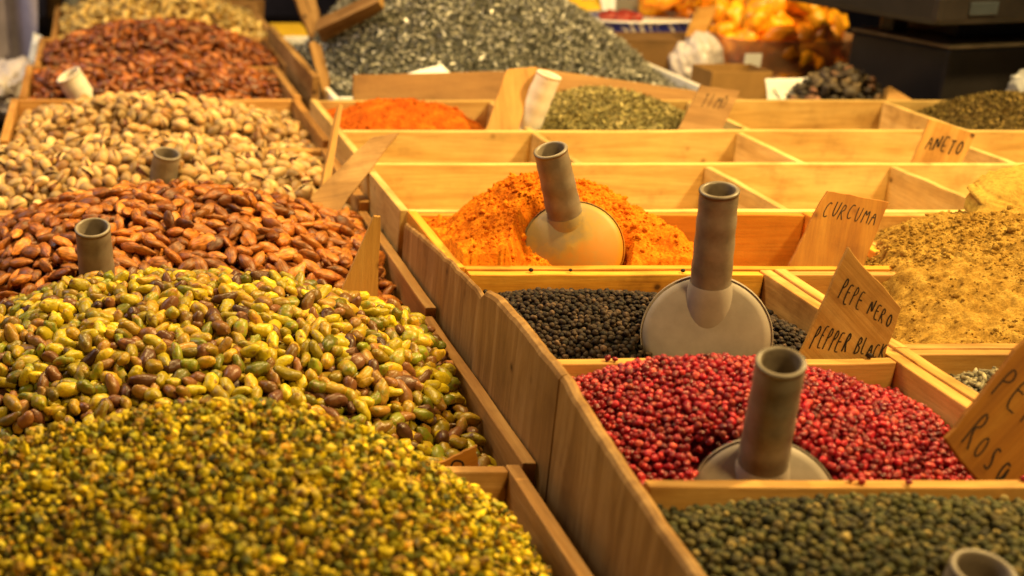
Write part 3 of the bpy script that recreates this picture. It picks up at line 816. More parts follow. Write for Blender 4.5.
plank('worn plank with a rounded broken top corner beside the black peppercorns', [(.917, .030), (1.00, .031), (1.08, .031), (1.112, .027), (1.122, .018), (1.126, .004)], .3345, .3445, ZB, W_GREY['Z'], 9)
plank('worn sloping plank beside the orange powder and the almonds', [(1.130, .012), (1.149, .0135), (1.25, .010), (1.36, .002), (1.432, -.006)], .3395, .3455, ZB, W_GREY['Z'], 15)

# ------------------------------------------------------------------ spice boxes
SB = -.10
BG = 'wooden spice boxes set side by side'
def on_table(root_label): pass
crate('spice_box', 'three part wooden box of green, pink and black peppercorns', 'box', .3465, .6435, .56, 1.2505, 0, SB, W_HONEY, BG, wall=.011, cross=(.806, 1.020), Wb=W_ORANGE, left_low=.05)
crate('spice_box', 'wide wooden box of bright orange powder with the dusty yellow scoop', 'box', .3475, .7815, 1.2560, 1.4560, 0, SB, W_ORANGE, BG, wall=.010)
crate('spice_box', 'wooden box of pale ginger powder just behind the seed box', 'box', .6465, 1.10, 1.046, 1.2505, 0, SB, W_HONEY, BG, wall=.011)
crate('spice_box', 'wooden box beside the orange powder, buried under the ginger heap', 'box', .7835, 1.28, 1.2560, 1.4560, 0, SB, W_HONEY, BG, wall=.010)
crate('spice_box', 'wooden box of striped seeds behind the tilted rosa sign', 'box', .6465, 1.10, .74, 1.0445, 0, SB, W_HONEY, BG, wall=.011)
crate('spice_box', 'large pale wooden box with three rows of mostly empty compartments', 'box', .3400, 1.75, 1.4585, 2.0960, 0, SB, W_PALE, BG, wall=.0095,
      cross=(1.681, 1.874), dividers=((.765, 1.468, 1.676), (.992, 1.468, 1.676), (1.42, 1.468, 1.676), (.611, 1.686, 1.869), (.889, 1.686, 1.869), (1.150, 1.686, 1.869), (1.45, 1.686, 1.869), (.611, 1.879, 2.086), (.910, 1.879, 2.086), (1.205, 1.879, 2.086), (1.50, 1.879, 2.086)))
# the low base the spice boxes stand on
pl = empty('spice_box_stand', (1.05, 1.35, TZ)); tag(pl, 'low wooden stand under all the spice boxes', 'stand')
for yb in (.62, .98, 1.35, 1.72, 2.05):
    board('bearer', -.70, .68, yb - 1.35 - .03, yb - 1.35 + .03, .001, -.1005 - TZ, W_GREY, pl)

# ------------------------------------------------------------------ peppercorns, powders, herbs
SC3 = dict(C=(.449, .833, -.033), n=(-.24, -.90, .36), h=(-.17, -.34, .93)); SC2 = dict(C=(.503, 1.064, .003), n=(-.41, -.87, .27), h=(-.14, -.20, .96))
HPK = Heap(.3462, .6315, .8125, 1.0135, (-.016, -.03, -.014, -.024), (.455, .945), .022, 1.5, .0025, 33, base=SB + .007)
HBL = Heap(.3462, .6315, 1.0265, 1.2385, (-.018, -.030, -.018, -.032), (.44, 1.14), .002, 1.5, .0025, 35, base=SB + .007)
HGR = Heap(.3462, .6315, .572, .7995, (-.016, -.02, -.014, -.010), (.46, .745), .004, 1.4, .002, 37, base=SB + .007)
balls = chunk_protos(8, .12, (.86, 1.12), 2, 1.8)
berries = chunk_protos(10, .26, (.75, 1.18), 2, 2.2)
def segs(sc, L=.12):
    h = np.array(sc['h']) / np.linalg.norm(sc['h']); c = np.array(sc['C']); return (c, c + h * L)
def disc_avoid(sc, R_, back=.05):
    c = np.array(sc['C']); n = np.array(sc['n']) / np.linalg.norm(sc['n'])
    return (c - n * back, c + n * .002, R_)
def dent(H, sc, R_, depth, wx=1.0):
    C = np.array(sc['C']); n = np.array(sc['n']); old = H.extra
    nh = n[:2] / np.linalg.norm(n[:2]); t = np.array((nh[1], -nh[0]))
    def f(x, y):
        a = (x - C[0]) * nh[0] + (y - C[1]) * nh[1]; b = np.abs((x - C[0]) * t[0] + (y - C[1]) * t[1])
        k = 1 / (1 + np.exp(-(a + .014) / .003)) * np.clip((R_ * wx - b) / .012, 0, 1)
        return -depth * k + (old(x, y) if old else 0)
    H.extra = f
dent(HPK, SC3, .050, .036, 1.0); dent(HBL, SC2, .054, .014)
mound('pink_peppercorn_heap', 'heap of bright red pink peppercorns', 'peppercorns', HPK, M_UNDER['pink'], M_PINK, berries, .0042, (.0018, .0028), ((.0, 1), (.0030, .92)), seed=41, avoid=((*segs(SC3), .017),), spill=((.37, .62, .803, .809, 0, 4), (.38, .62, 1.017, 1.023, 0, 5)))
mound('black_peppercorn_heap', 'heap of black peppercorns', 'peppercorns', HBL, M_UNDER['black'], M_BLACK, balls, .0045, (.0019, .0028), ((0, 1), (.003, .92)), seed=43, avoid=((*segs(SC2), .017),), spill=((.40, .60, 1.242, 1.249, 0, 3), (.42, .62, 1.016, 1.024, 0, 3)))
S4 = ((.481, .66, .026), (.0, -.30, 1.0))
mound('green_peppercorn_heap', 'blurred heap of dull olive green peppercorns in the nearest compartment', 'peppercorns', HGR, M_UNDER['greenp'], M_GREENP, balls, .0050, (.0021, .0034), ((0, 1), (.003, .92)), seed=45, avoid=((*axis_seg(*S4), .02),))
seeds = [(np.stack([v[:, 0] * .0042, v[:, 1] * .0017, v[:, 2] * .0013], -1) / .004, f) for v, f in chunk_protos(5, .08, (.9, 1.1))]
HSE = Heap(.6585, 1.088, .752, 1.033, (-.03, -.03, -.020, -.006), (.76, .985), .004, 1.5, .003, 39, base=SB + .007)
mound('seed_heap', 'heap of striped grey and cream seeds partly behind the rosa sign', 'seeds', HSE, M_UNDER['seed'], M_SEED, seeds, .0042, (.0042, .0056), ((0, 1), (.0015, .9)), seed=47)

def powder_heap(name, label, cat, H, mat, nx, ny, fine, amp, lowk=1., crumbs=0):
    HEAPS.append(H)
    def ex(x, y):
        a = fbm(x * fine, y * fine, 61, 4, .55); b = 1 - np.abs(fbm(x * fine * 2.3, y * fine * 2.3, 67, 3, .6))
        return amp * a + amp * .7 * (b - .5)
    def low(x, y):
        r = 1 - np.abs(fbm(x * 17, y * 17, 83, 3)); return amp * (1.3 * fbm(x * 15 + 3, y * 15, 81, 2) - 2.6 * np.clip(r - .88, 0, 1) * 5)
    old = H.extra
    H.extra = (lambda x, y: ex(x, y) + (old(x, y) if old else 0) + lowk * low(x, y))
    V, F = H.grid(nx, ny)
    Fs = [F]
    if crumbs:
        g = np.random.default_rng(nx); pr = chunk_protos(8, .35, (.6, 1.15), 1, 1.9)
        x = g.uniform(H.x0 + .004, H.x1 - .004, crumbs); y = g.uniform(H.y0 + .004, H.y1 - .004, crumbs)
        sc_ = np.clip(.0007 * np.exp(g.normal(0, .62, crumbs)), .0005, .0042)
        keep = fbm(x * 14, y * 14, 5, 2) + g.normal(0, .45, crumbs) > -.15; x, y, sc_ = x[keep], y[keep], sc_[keep]
        P = np.stack([x, y, H.z(x, y) + sc_ * .25], -1)
        v, fs = replicate(pr, P, frames(H.normal(x, y), nx + 1, 40), sc_, g.integers(0, 8, len(x)))
        Fs += [f + len(V) for f in fs]; V = np.vstack([V, v])
    return tag(build(name, V, Fs, mat), label, cat, kind='stuff')
HTU = Heap(.3590, .66, 1.2675, 1.4445, (.004, -.035, -.004, -.05), (.452, 1.385), .056, 2.5, .003, 51, base=SB + .007)
HTU.extra = lambda x, y: .022 * np.exp(-((x - .42) / .07) ** 2 - ((y - 1.29) / .05) ** 2) + .034 * np.exp(-((x - .570) / .05) ** 2 - ((y - 1.295) / .045) ** 2)
SC1 = dict(C=(.475, 1.306, .003), n=(-.36, -.85, .40), h=(-.36, -.20, .95))
dent(HTU, SC1, .055, .040, 1.0)
powder_heap('turmeric_heap', 'heap of bright orange powder crumbling around the yellow scoop', 'spice powder', HTU, M_TURM, 300, 170, 60., .0036, .35, 9000)
HRE = Heap(.3505, .606, 1.8795, 2.0855, (-.02, -.05, -.008, -.05), (.445, 1.98), .020, 1.7, .002, 53, base=SB + .007)
powder_heap('paprika_heap', 'blurred heap of orange red powder in the back left compartment', 'spice powder', HRE, M_RED, 110, 90, 45., .0024, .6, 3000)
def gx(x, y):
    s = 1 / (1 + np.exp(-(x - .665 - .25 * np.clip(y - 1.1, 0, 1)) / .018))
    return -.07 * (1 - s)
HGI = Heap(.659, 1.088, 1.0585, 1.4445, (-.012, .0, -.05, .02), (.95, 1.265), .046, 2.2, .004, 57, base=SB + .007)
def gin_extra(x, y):
    b = 1 / (1 + np.exp(-((x - .70) - .42 * np.clip(y - 1.16, 0, 1) + .05 * vnoise(x * 20, y * 20, 3) * .3) / .012))
    cut = np.clip((x + y * .35 - 1.36) / .02, 0, 1) * np.clip((1.405 - y) / .01, 0, 1)
    return -.085 * (1 - b) * np.clip((y - 1.10) / .06, 0, 1)
HGI.extra = gin_extra
powder_heap('ginger_heap', 'crumbly heap of pale yellow ginger powder spilling over two boxes', 'spice powder', HGI, M_GING, 300, 280, 62., .0034, .8, 26000)
leaf = leaf_protos(8)
HHE = Heap(.617, .904, 1.8795, 2.0855, (-.012, -.035, -.012, -.04), (.73, 1.985), .034, 1.7, .003, 59, base=SB + .007)
mound('green_herb_heap', 'blurred heap of dry grey green herb leaves beside the orange red powder', 'dried herbs', HHE, M_UNDER['herb'], M_HERB, leaf, .0036, (.0026, .0046), ((0, 1), (.002, 1), (.004, .8)), seed=49, tilt=40)
HH2 = Heap(1.211, 1.494, 1.8795, 2.0855, (-.012, -.02, -.02, -.02), (1.32, 1.97), .028, 1.6, .003, 63, base=SB + .007)
mound('olive_herb_heap', 'heap of olive brown herb leaves in front of the black scale', 'dried herbs', HH2, M_UNDER['herb2'], M_HERB2, leaf, .0038, (.0026, .0046), ((0, 1), (.002, 1), (.004, .8)), seed=53, tilt=40)

# packed slab of ginger standing on the heap
def slab():
    g = np.random.default_rng(4)
    P = np.array([(.874, 1.318, .018), (.882, 1.336, .043), (.902, 1.344, .055), (.94, 1.350, .064), (1.0, 1.350, .066), (1.0, 1.295, .012), (.94, 1.29, .006), (.888, 1.30, .010)])
    ev = []
    for a, b in zip(P, np.roll(P, -1, 0)):
        for t in np.linspace(0, 1, 7)[:-1]: ev.append(a + (b - a) * t + g.normal(0, .0013, 3))
    ev = np.array(ev); N = len(ev); back = ev + (.006, .034, .006); c = ev.mean(0)
    rings = [c + (ev - c) * k + (0, -.002 * (1 - k), .001 * (1 - k)) for k in (.35, .7, .94)]
    V = np.vstack(rings + [ev + (0, .003, 0), back, [c + (0, -.002, 0)]])
    F = [((k * N + i), (k * N + (i + 1) % N), ((k + 1) * N + (i + 1) % N), ((k + 1) * N + i)) for k in range(4) for i in range(N)]
    T = [(5 * N, (i + 1) % N, i) for i in range(N)]
    o = build('packed_powder_slab', V, [np.array(F), np.array(T)], M_GINGPACK)
    tag(o, 'smooth cracked slab of packed ginger powder topping the ginger heap', 'powder lump')
slab()

# ------------------------------------------------------------------ scoops
scoop('grey scoop with a round flat end standing in the black peppercorns', **SC2, R_=.0495, L=.095, tr=.0147, start=.033)
scoop('grey scoop sunk into the pink peppercorns behind the box edge', **SC3, R_=.047, L=.101, tr=.0147, start=.022)
scoop('yellow dusted scoop with a leaning handle in the orange powder', **SC1, R_=.048, L=.084, tr=.0158, mat=M_SCOOPY, mat_h=M_SCOOP, start=.026, dome=2.8)
def buried(label, m, h, L=.115, tr=.0155, mat=None):
    h = np.array(h, float) / np.linalg.norm(h)
    scoop(label, tuple(np.array(m) - h * (L + .004)), h, h + np.array((0, .0, .0)), .040, L, tr, mat, start=.0)
buried('grey scoop handle sticking out of the green peppercorns at the bottom edge', *S4, tr=.0165)
buried('grey scoop handle sticking out of the almonds', *S6, tr=.0178)
buried('grey scoop handle sticking out of the pistachios in shells', *S7, tr=.0178)
buried('white scoop handle leaning in the far dark almonds', (-.031, 2.285, .010), (-.50, -.15, .85), L=.13, tr=.022, mat=M_SCOOPW)
scoop('pale translucent scoop leaning between orange red powder and green herbs', C=(.612, 1.915, -.022), n=(.25, -.7, .6), h=(.26, -.12, .95), R_=.036, L=.092, tr=.0175, mat=M_SCOOPW, start=.006)

# ------------------------------------------------------------------ signs
SG = 'hand lettered wooden signs'
sign('spice_sign', 'tilted wooden sign reading PEPE NERO in the black peppercorns', (.5958, 1.0467, .0827), (.6401, 1.0353, .0371), (.6284, 1.0335, -.0143), (.5623, 1.0335, -.0143), [('PEPE NERO', .14, .94, .64, .82), ('PEPPER BLACK', .07, 1.0, .20, .40)], W=W_WORN, pen=.0011, seed=1)
sign('spice_sign', 'orange wooden sign reading CURCUMA behind the tall grey scoop', (.7151, 1.3096, .0614), (.7745, 1.3053, .0506), (.7423, 1.2773, -.0193), (.6713, 1.2791, -.0148), [('CURCUMA', .12, .94, .70, .88)], W=W_SIGNO, pen=.0009, seed=2)
sign('spice_sign', 'wooden sign reading ANETO in an empty compartment', (1.0429, 1.7052, .0507), (1.1001, 1.6996, .0318), (1.0789, 1.6905, -.0165), (1.0207, 1.6905, -.0106), [('ANETO', .14, .92, .42, .74)], W=W_WORN, pen=.0017, seed=3)
sign('spice_sign', 'blurred wooden sign with faint writing beside the grey green herbs', (.8461, 1.9121, .0542), (.8991, 1.9083, .0466), (.8675, 1.8840, -.0125), (.8076, 1.8840, -.0088), [('TIMO', .22, .88, .58, .86)], W=W_GREY, pen=.0009, seed=4)
sign('spice_sign', 'large tilted wooden sign reading PEPE ROSA in the pink peppercorns', (.6126, .854, .0799), (.6518, .8433, .0443), (.6047, .8197, -.0342), (.5612, .8348, .0161), [('PEPE', .07, .95, .54, .80), ('Rosa', .13, .78, .08, .38)], W=W_SIGNO, pen=.0013, seed=5)
sign('spice_sign', 'long stained wooden board leaning from the almonds onto the box edge', (.3453, 1.6606, .0366), (.3795, 1.6643, .0419), (.2913, 1.5948, -.0505), (.2665, 1.6114, -.0268), thick=.007, W=W_GREY, pen=.0006, seed=6)
sign('spice_sign', 'pointed wooden board standing upright at the edge of the almonds', (.2769, 1.2940, .0398), (.2836, 1.2940, .0398), (.2850, 1.2850, -.0789), (.2361, 1.2860, -.0711), thick=.005, W=W_WORN, seed=7)
sign('spice_sign', 'small sign with a curved letter poking out of the kernels corner', (.2597, .9464, -.056), (.2902, .9479, -.0411), (.296, .9458, -.0663), (.2594, .9442, -.0881), [('D', .42, .92, .36, .92)], thick=.003, W=W_SIGNO, pen=.0015, seed=8)
sign('spice_sign', 'blank wooden board leaning behind the pale translucent scoop', (.5827, 1.9293, .0734), (.6256, 1.9304, .0759), (.5964, 1.8973, -.0068), (.5509, 1.8963, -.0094), W=W_SIGN, seed=9)
sign('spice_sign', 'thin board seen on edge beside the leaning stained board', (.3151, 1.7193, .0654), (.3200, 1.7186, .0643), (.3000, 1.6687, -.0288), (.2904, 1.6687, -.0288), thick=.03, W=W_SIGN, seed=10)
sign('spice_sign', 'long wooden board lying on the grey leaf heap', (.4029, 2.4519, .0521), (.4847, 2.3435, .1144), (.5007, 2.3679, .098), (.4215, 2.493, .0246), thick=.02, W=W_GREY, seed=11)
sign('spice_sign', 'narrow board on edge against the white leaf crate', (.3641, 2.2867, .0556), (.3739, 2.2876, .0588), (.4041, 2.2612, -.0292), (.3909, 2.2603, -.0324), thick=.01, W=W_GREY, seed=12)
sign('spice_sign', 'shorter narrow board on edge beside the leaf crate', (.3802, 2.3154, .0514), (.3886, 2.3145, .0482), (.4056, 2.2963, -.0123), (.399, 2.2949, -.017), thick=.015, W=W_GREY, seed=13)
sign('spice_sign', 'dark edged stick board above the leaf crate', (.3866, 2.6272, .0905), (.4032, 2.6272, .0905), (.4351, 2.606, .02), (.4203, 2.6039, .013), thick=.02, W=W_GREY, seed=14)
sign('spice_sign', 'farthest stick board above the leaf crate', (.4144, 2.6754, .0848), (.4333, 2.6754, .0848), (.4486, 2.6588, .0292), (.4355, 2.6571, .0238), thick=.02, W=W_GREY, seed=15)
# boards closing the back of the large box
sign('back_board', 'flat brown board behind the orange red powder', (.4078, 2.1231, .0314), (.6387, 2.1237, .0374), (.642, 2.1050, -.030), (.4097, 2.1050, -.030), W=W_CARD, thick=.006, seed=16)['category'] = 'board'
sign('back_board', 'sloping brown board behind the grey green herbs', (.6857, 2.1538, .0384), (1.022, 2.1491, -.0089), (1.0236, 2.1280, -.050), (.6897, 2.1280, -.050), W=W_CARD, thick=.006, seed=17)['category'] = 'board'

# ------------------------------------------------------------------ things behind the spice boxes
board('leaf_crate_plank', .362, .374, 2.22, 2.80, TZ + .001, .012, W_GREY)
tag(bpy.data.objects['leaf_crate_plank'], 'dark worn plank between the dark almonds and the leaf crate', 'plank').name = 'plank'
# white crate of grey leaves
cr = empty('plastic_crate', (.735, 2.62, TZ)); tag(cr, 'white plastic crate heaped with grey dried leaves', 'crate')
for nm, (x0, x1, y0, y1) in dict(front=(-.335, .27, -.44, -.43), back=(-.335, .27, .21, .22), left=(-.345, -.335, -.44, .22), right=(.27, .28, -.44, .22)).items():
    bm_obj('side_panel', rounded_box(x1 - x0, y1 - y0, .150, .003), M_WHITEP, cr, ((x0 + x1) / 2, (y0 + y1) / 2, .076))
HG = Heap(.402, 1.003, 2.192, 2.828, (-.010, -.02, -.03, -.03), (.61, 2.56), .168, 1.75, .006, 65, base=TZ + .01, wf=6.)
mound('grey_leaf_heap', 'big blurred heap of grey green dried leaves in the white crate', 'dried herbs', HG, M_UNDER['grey'], M_GREY, leaf, .0060, (.0038, .0070), ((.001, 1), (.003, 1), (.005, .9)), 70, 70, seed=57, tilt=40)
# paper sheet tucked between board and leaves
def sheet(name, label, cat, pts, mat, wob=.004, n=14, seed=0, thick=.0008):
    A, B, C_, D = [np.array(p, float) for p in pts]
    u, v = np.meshgrid(np.linspace(0, 1, n), np.linspace(0, 1, n))
    u = u[..., None]; v = v[..., None]
    P = (A * (1 - u) + B * u) * (1 - v) + (D * (1 - u) + C_ * u) * v
    nrm = np.cross(B - A, D - A); nrm /= np.linalg.norm(nrm)
    P = P + nrm * (wob * fbm(u[..., 0] * 3 + seed, v[..., 0] * 3, seed, 3))[..., None]
    i = np.arange(n * n).reshape(n, n); F = np.stack([i[:-1, :-1], i[:-1, 1:], i[1:, 1:], i[1:, :-1]], -1).reshape(-1, 4)
    o = build(name, P.reshape(-1, 3), F, mat, loc=tuple(A)); m = o.modifiers.new('t', 'SOLIDIFY'); m.thickness = thick
    return tag(o, label, cat) if label else o
sheet('paper_sheet', 'white paper edge sticking up between brown board and leaves', 'paper', [(.45, 2.17, -.01), (.60, 2.19, -.01), (.5696, 2.23, .031), (.49, 2.21, .014)], M_PAPER, .002, seed=2)
# crumpled bags
def crumple(name, label, cat, loc, size, mat, seed, amp=.22, sub=5):
    v, f = ico(sub)
    d = 1 + amp * fbm(v[:, 0] * 2.2 + seed + v[:, 2], v[:, 1] * 2.2 - v[:, 2] * 1.3, seed, 4, .55)
    ridge = 1 - np.abs(fbm(v[:, 0] * 3.7 + v[:, 1] * 1.4 + seed, v[:, 2] * 3.7 - v[:, 1], seed + 5, 3))
    v = v * (d + .12 * (ridge - .5))[:, None] * np.array(size)
    v[:, 2] -= v[:, 2].min()
    return tag(build(name, v, f, mat, loc=None).__class__ and _place(name, v, f, mat, loc), label, cat)
def _place(name, v, f, mat, loc):
    o = bpy.data.objects[-1] if False else None
    for ob in list(bpy.data.objects):
        if ob.name.startswith(name) and ob.type == 'MESH' and ob.get('category') is None and ob.parent is None and ob.location.length == 0: o = ob
    o.location = loc; return o
crumple('plastic_bag', 'white plastic bag crumpled beside the orange fruit tub', 'bag', (1.135, 2.60, -.10), (.050, .045, .062), M_BAG, 3, .12)
crumple('plastic_bag', 'crumpled clear plastic bag in front of the black scale', 'bag', (1.475, 2.125, -.05), (.05, .028, .045), M_CLEAR, 7)
crumple('plastic_bag', 'white bag lying at the far left edge of the trays', 'bag', (-.165, 2.72, -.165), (.075, .10, .055), M_BAG, 11)
crumple('plastic_bag', 'pale greenish white bag beside the far tray of pistachios', 'bag', (-.175, 1.98, -.165), (.045, .06, .095), plain('pale_green_bag', (.72, .76, .62), .4, .4, .15, 20., .3, bscale=60.), 13)

# black weighing scale
RZ = R(13)
sc = empty('weighing_scale', (1.490, 2.34, TZ), RZ); tag(sc, 'black weighing scale with a wide flat platform', 'scale')
bm_obj('body', rounded_box(.34, .21, .222, .006), M_BLACKP, sc, (0.01, 0, .1115))
bm_obj('trim', rounded_box(.345, .215, .006, .0025), M_TRIM, sc, (0.01, 0, .2262))
bm_obj('bracket', rounded_box(.24, .12, .040, .003), M_BLACKP, sc, (.03, .02, .2495))
bm_obj('platform', rounded_box(.52, .34, .05, .010), M_BLACKP, sc, (-.0, .0, .2950))
bm_obj('foot', rounded_box(.03, .03, .040, .003), M_BLACKP, sc, (-.13, .05, .2495))
bm_obj('display', rounded_box(.05, .004, .02, .002), plain('scale_display', (.05, .06, .075), .3, .5, .2, 40., 0.), sc, (-.18, -.1715, .295))

# orange fruit in a clear tub
tub = empty('plastic_tub', (1.30, 2.66, TZ)); tag(tub, 'clear plastic tub heaped with orange dried fruit', 'tub')
def ring_wall(rx, ry, z0, z1, t, n=40, e=4.):
    ph = np.arange(n) * 2 * math.pi / n
    def rr(k, fx): return np.stack([np.sign(np.cos(ph)) * np.abs(np.cos(ph)) ** (2 / e) * (rx * fx - k), np.sign(np.sin(ph)) * np.abs(np.sin(ph)) ** (2 / e) * (ry * fx - k), np.zeros(n)], -1)
    L = [rr(0, .93) + (0, 0, z0), rr(0, 1) + (0, 0, z1), rr(-.005, 1) + (0, 0, z1 + .002), rr(t, 1) + (0, 0, z1 + .001), rr(t, .93) + (0, 0, z0 + t), rr(t, .0) + (0, 0, z0 + t)]
    V = np.vstack(L); m = len(L); i = np.arange(m * n).reshape(m, n)
    F = np.stack([i[:-1], np.roll(i[:-1], -1, 1), np.roll(i[1:], -1, 1), i[1:]], -1).reshape(-1, 4); return V, F
V, F = ring_wall(.125, .13, .001, .185, .002); build('tub_wall', V, F, M_TUB, tub)
bm_obj('rim_label', rounded_box(.03, .002, .07, .0005), M_PAPER, tub, (-.095, -.134, .13))
g = np.random.default_rng(12)
ap2 = []
for k in range(5):
    v, f = ico(3); q = lumpy(v * np.array((1.2, 1, .62)), .30, 1.5, k + 5); q = lumpy(q, .10, 4., k + 9); ap2.append(protomesh('dried_fruit', (q * .026, f), M_APRICOT))
def fruit(x, y, z, s):
    o = bpy.data.objects.new('dried_fruit', ap2[int(g.integers(5))]); COL.objects.link(o); o.location = (x, y, z)
    o.rotation_euler = tuple(g.random(3) * 6.28); o.scale = (s,) * 3
    tag(o, 'bright orange piece of dried fruit heaped in and around the clear tub', 'dried fruit', 'orange dried fruit pieces')
for (zl, rx, nn) in ((-.125, .106, 22), (-.09, .110, 24), (-.05, .113, 24), (-.015, .114, 24), (.018, .112, 22), (.05, .095, 16), (.08, .075, 11), (.105, .045, 5)):
    for k in range(nn):
        a = 2 * math.pi * k / nn + g.random() * .4; r_ = rx * (g.random() ** .22)
        fruit(1.30 + r_ * math.cos(a), 2.66 + r_ * math.sin(a), zl + g.normal(0, .006), g.uniform(.85, 1.15))
for k in range(34):
    fruit(1.20 + g.uniform(-.07, .06), 2.90 + g.uniform(-.07, .10), -.02 + .13 * g.random(), g.uniform(.9, 1.2))

# cards and boxes
def simple_box(name, label, cat, c, s, mat, rz=0., b=.002):
    o = bm_obj(name, rounded_box(*s, b), mat, None, c); o.rotation_euler = (0, 0, rz); return tag(o, label, cat)
bx = empty('cardboard_box', (1.13, 2.44, TZ)); tag(bx, 'small brown cardboard box between the dark box and the white paper', 'box')
for (a, b_, c_, d_) in ((-.052, .052, -.042, -.038), (-.052, .052, .038, .042), (-.052, -.048, -.0375, .0375), (.048, .052, -.0375, .0375)):
    bm_obj('side_panel', rounded_box(b_ - a, d_ - c_, .152, .0008), M_BROWN, bx, ((a + b_) / 2, (c_ + d_) / 2, .078))
dk = empty('cardboard_box', (1.085, 2.66, TZ)); tag(dk, 'dark brown cardboard box under the blue patterned plate', 'box')
for (a, b_, c_, d_) in ((-.135, .09, -.062, -.057), (-.135, .09, .087, .092), (-.135, -.130, -.0565, .0865), (.085, .09, -.0565, .0865)):
    bm_obj('side_panel', rounded_box(b_ - a, d_ - c_, .172, .001), M_DARKC, dk, ((a + b_) / 2, (c_ + d_) / 2, .088))
bm_obj('lid_flap', rounded_box(.225, .154, .003, .0008), M_DARKC, dk, (-.0225, .015, .1765))
pc = sheet('paper_card', 'white paper card with dark scribbles behind the empty compartment', 'card', [(1.118, 2.26, -.060), (1.20, 2.27, -.060), (1.196, 2.29, -.002), (1.113, 2.28, -.002)], M_PAPER, .0012, seed=5)
inkV, inkF = [], []
for k, (a, b_) in enumerate((((.006, -.002), (.020, -.020)), ((.030, -.026), (.042, -.028)), ((.056, -.012), (.062, -.010)), ((.066, -.012), (.076, -.009)))):
    x0, z0 = a; x1, z1 = b_; s0 = len(inkV)
    for (xx, zz) in ((x0, z0), (x1, z1)):
        inkV += [(xx, .004, .045 + zz + .002), (xx, .004, .045 + zz - .0015)]
    inkF.append((s0, s0 + 1, s0 + 3, s0 + 2))
build('scribble', np.array(inkV) + np.array((0, .0065, 0)), np.array(inkF), M_INK, pc, smooth=False)
simple_box('cream_card', 'small cream card on the dark brown box', 'card', (1.128, 2.585, -.008), (.045, .003, .022), M_PAPER)
HDK = Heap(1.135, 1.30, 2.17, 2.34, (-.06, -.06, -.06, -.06), (1.225, 2.25), .010, 1.5, .004, 71, base=TZ + .002)
mound('dark_leaf_heap', 'small heap of dark crumpled dried leaves left of the black scale', 'dried herbs', HDK, M_UNDER['dark'], M_DARKHERB, chunk_protos(6, .5, (.3, 1.3), 2, 1.9), .011, (.005, .010), ((.002, 1), (.006, .8)), 30, 30, seed=75)
sign('wooden_wedge', 'wooden wedge between dark leaves and the black scale', (1.27, 2.20, .0), (1.275, 2.20, .0), (1.36, 2.16, -.055), (1.25, 2.16, -.055), W=W_SIGN, thick=.02, seed=18)['category'] = 'wedge'

# blue and white patterned plate with food
pt = empty('patterned_bowl', (1.085, 2.79, -.006)); tag(pt, 'blue and white patterned oval bowl with red food', 'bowl')
V, F = ring_wall(.128, .085, .0, .034, .003); build('bowl_wall', V, F, M_PLATE, pt)
ph = np.arange(40) * 2 * math.pi / 40
V, F = lathe([(.130, .0342), (.136, .036), (.136, .039), (.126, .039)], (0, 0, 1), (0, 0, 0), 48); V = V * (1, .66, 1); build('rim', V, F, M_WHITEP, pt)
V, F = lathe([(.001, .030), (.121, .030), (.121, .026)], (0, 0, 1), (0, 0, 0), 32); V = V * (1, .64, 1); build('lining', V, F, M_PAPER, pt)
def lump(name, label, cat, loc, size, mat, seed, parent=None, amp=.25):
    v, f = ico(4); v = lumpy(v, amp, 1.9, seed); v = v * np.array(size)
    o = build(name, v, f, mat, parent, loc=None); o.location = loc
    return tag(o, label, cat) if label else o
st = empty('plate_stand', (1.08, 2.79, TZ)); tag(st, 'dark stand under the patterned bowl', 'stand')
bm_obj('stand_block', rounded_box(.14, .05, .157, .003), M_DARKC, st, (0, .06, .0787))
for k, (x, y) in enumerate(((1.015, 2.745), (1.04, 2.735), (1.065, 2.742), (1.03, 2.775), (1.058, 2.77))):
    lump('dried_tomato', 'dark red dried fruit piece in the patterned bowl', 'dried fruit', (x, y, .034), (.018, .015, .012), M_REDV, k + 20)['group'] = 'dark red pieces in the bowl'
wt = empty('plastic_tray', (1.13, 2.98, TZ)); tag(wt, 'white plastic tray of green leaves behind the patterned bowl', 'tray')
V, F = ring_wall(.12, .075, .001, .215, .003); build('tray_wall', V, F, M_WHITEP, wt)
for k, (x, y, z) in enumerate(((1.07, 2.95, .065), (1.10, 2.96, .068), (1.05, 2.98, .066), (1.13, 2.97, .064))):
    lump('green_pickle', 'green vegetable piece in the white tray', 'vegetable', (x, y, z), (.026, .022, .016), M_GREENV, k + 30)['group'] = 'green pieces in the white tray'
sign('spice_sign', 'pale blank sign leaning by the orange fruit', (1.132, 2.62, .070), (1.178, 2.64, .072), (1.150, 2.60, .022), (1.105, 2.59, .020), W=W_SIGN, seed=19)
sheet('yellow_wrap', 'sheet of bright yellow paper above the patterned bowl', 'paper', [(.93, 2.86, -.01), (1.055, 2.86, .020), (1.065, 2.99, .11), (.90, 2.99, .13)], M_YELLOW, .008, seed=8)
sheet('white_wrap', 'white paper cone beside the yellow paper', 'paper', [(1.05, 2.87, .03), (1.075, 2.87, .03), (1.09, 2.93, .11), (1.04, 2.93, .11)], M_PAPER, .004, seed=9)

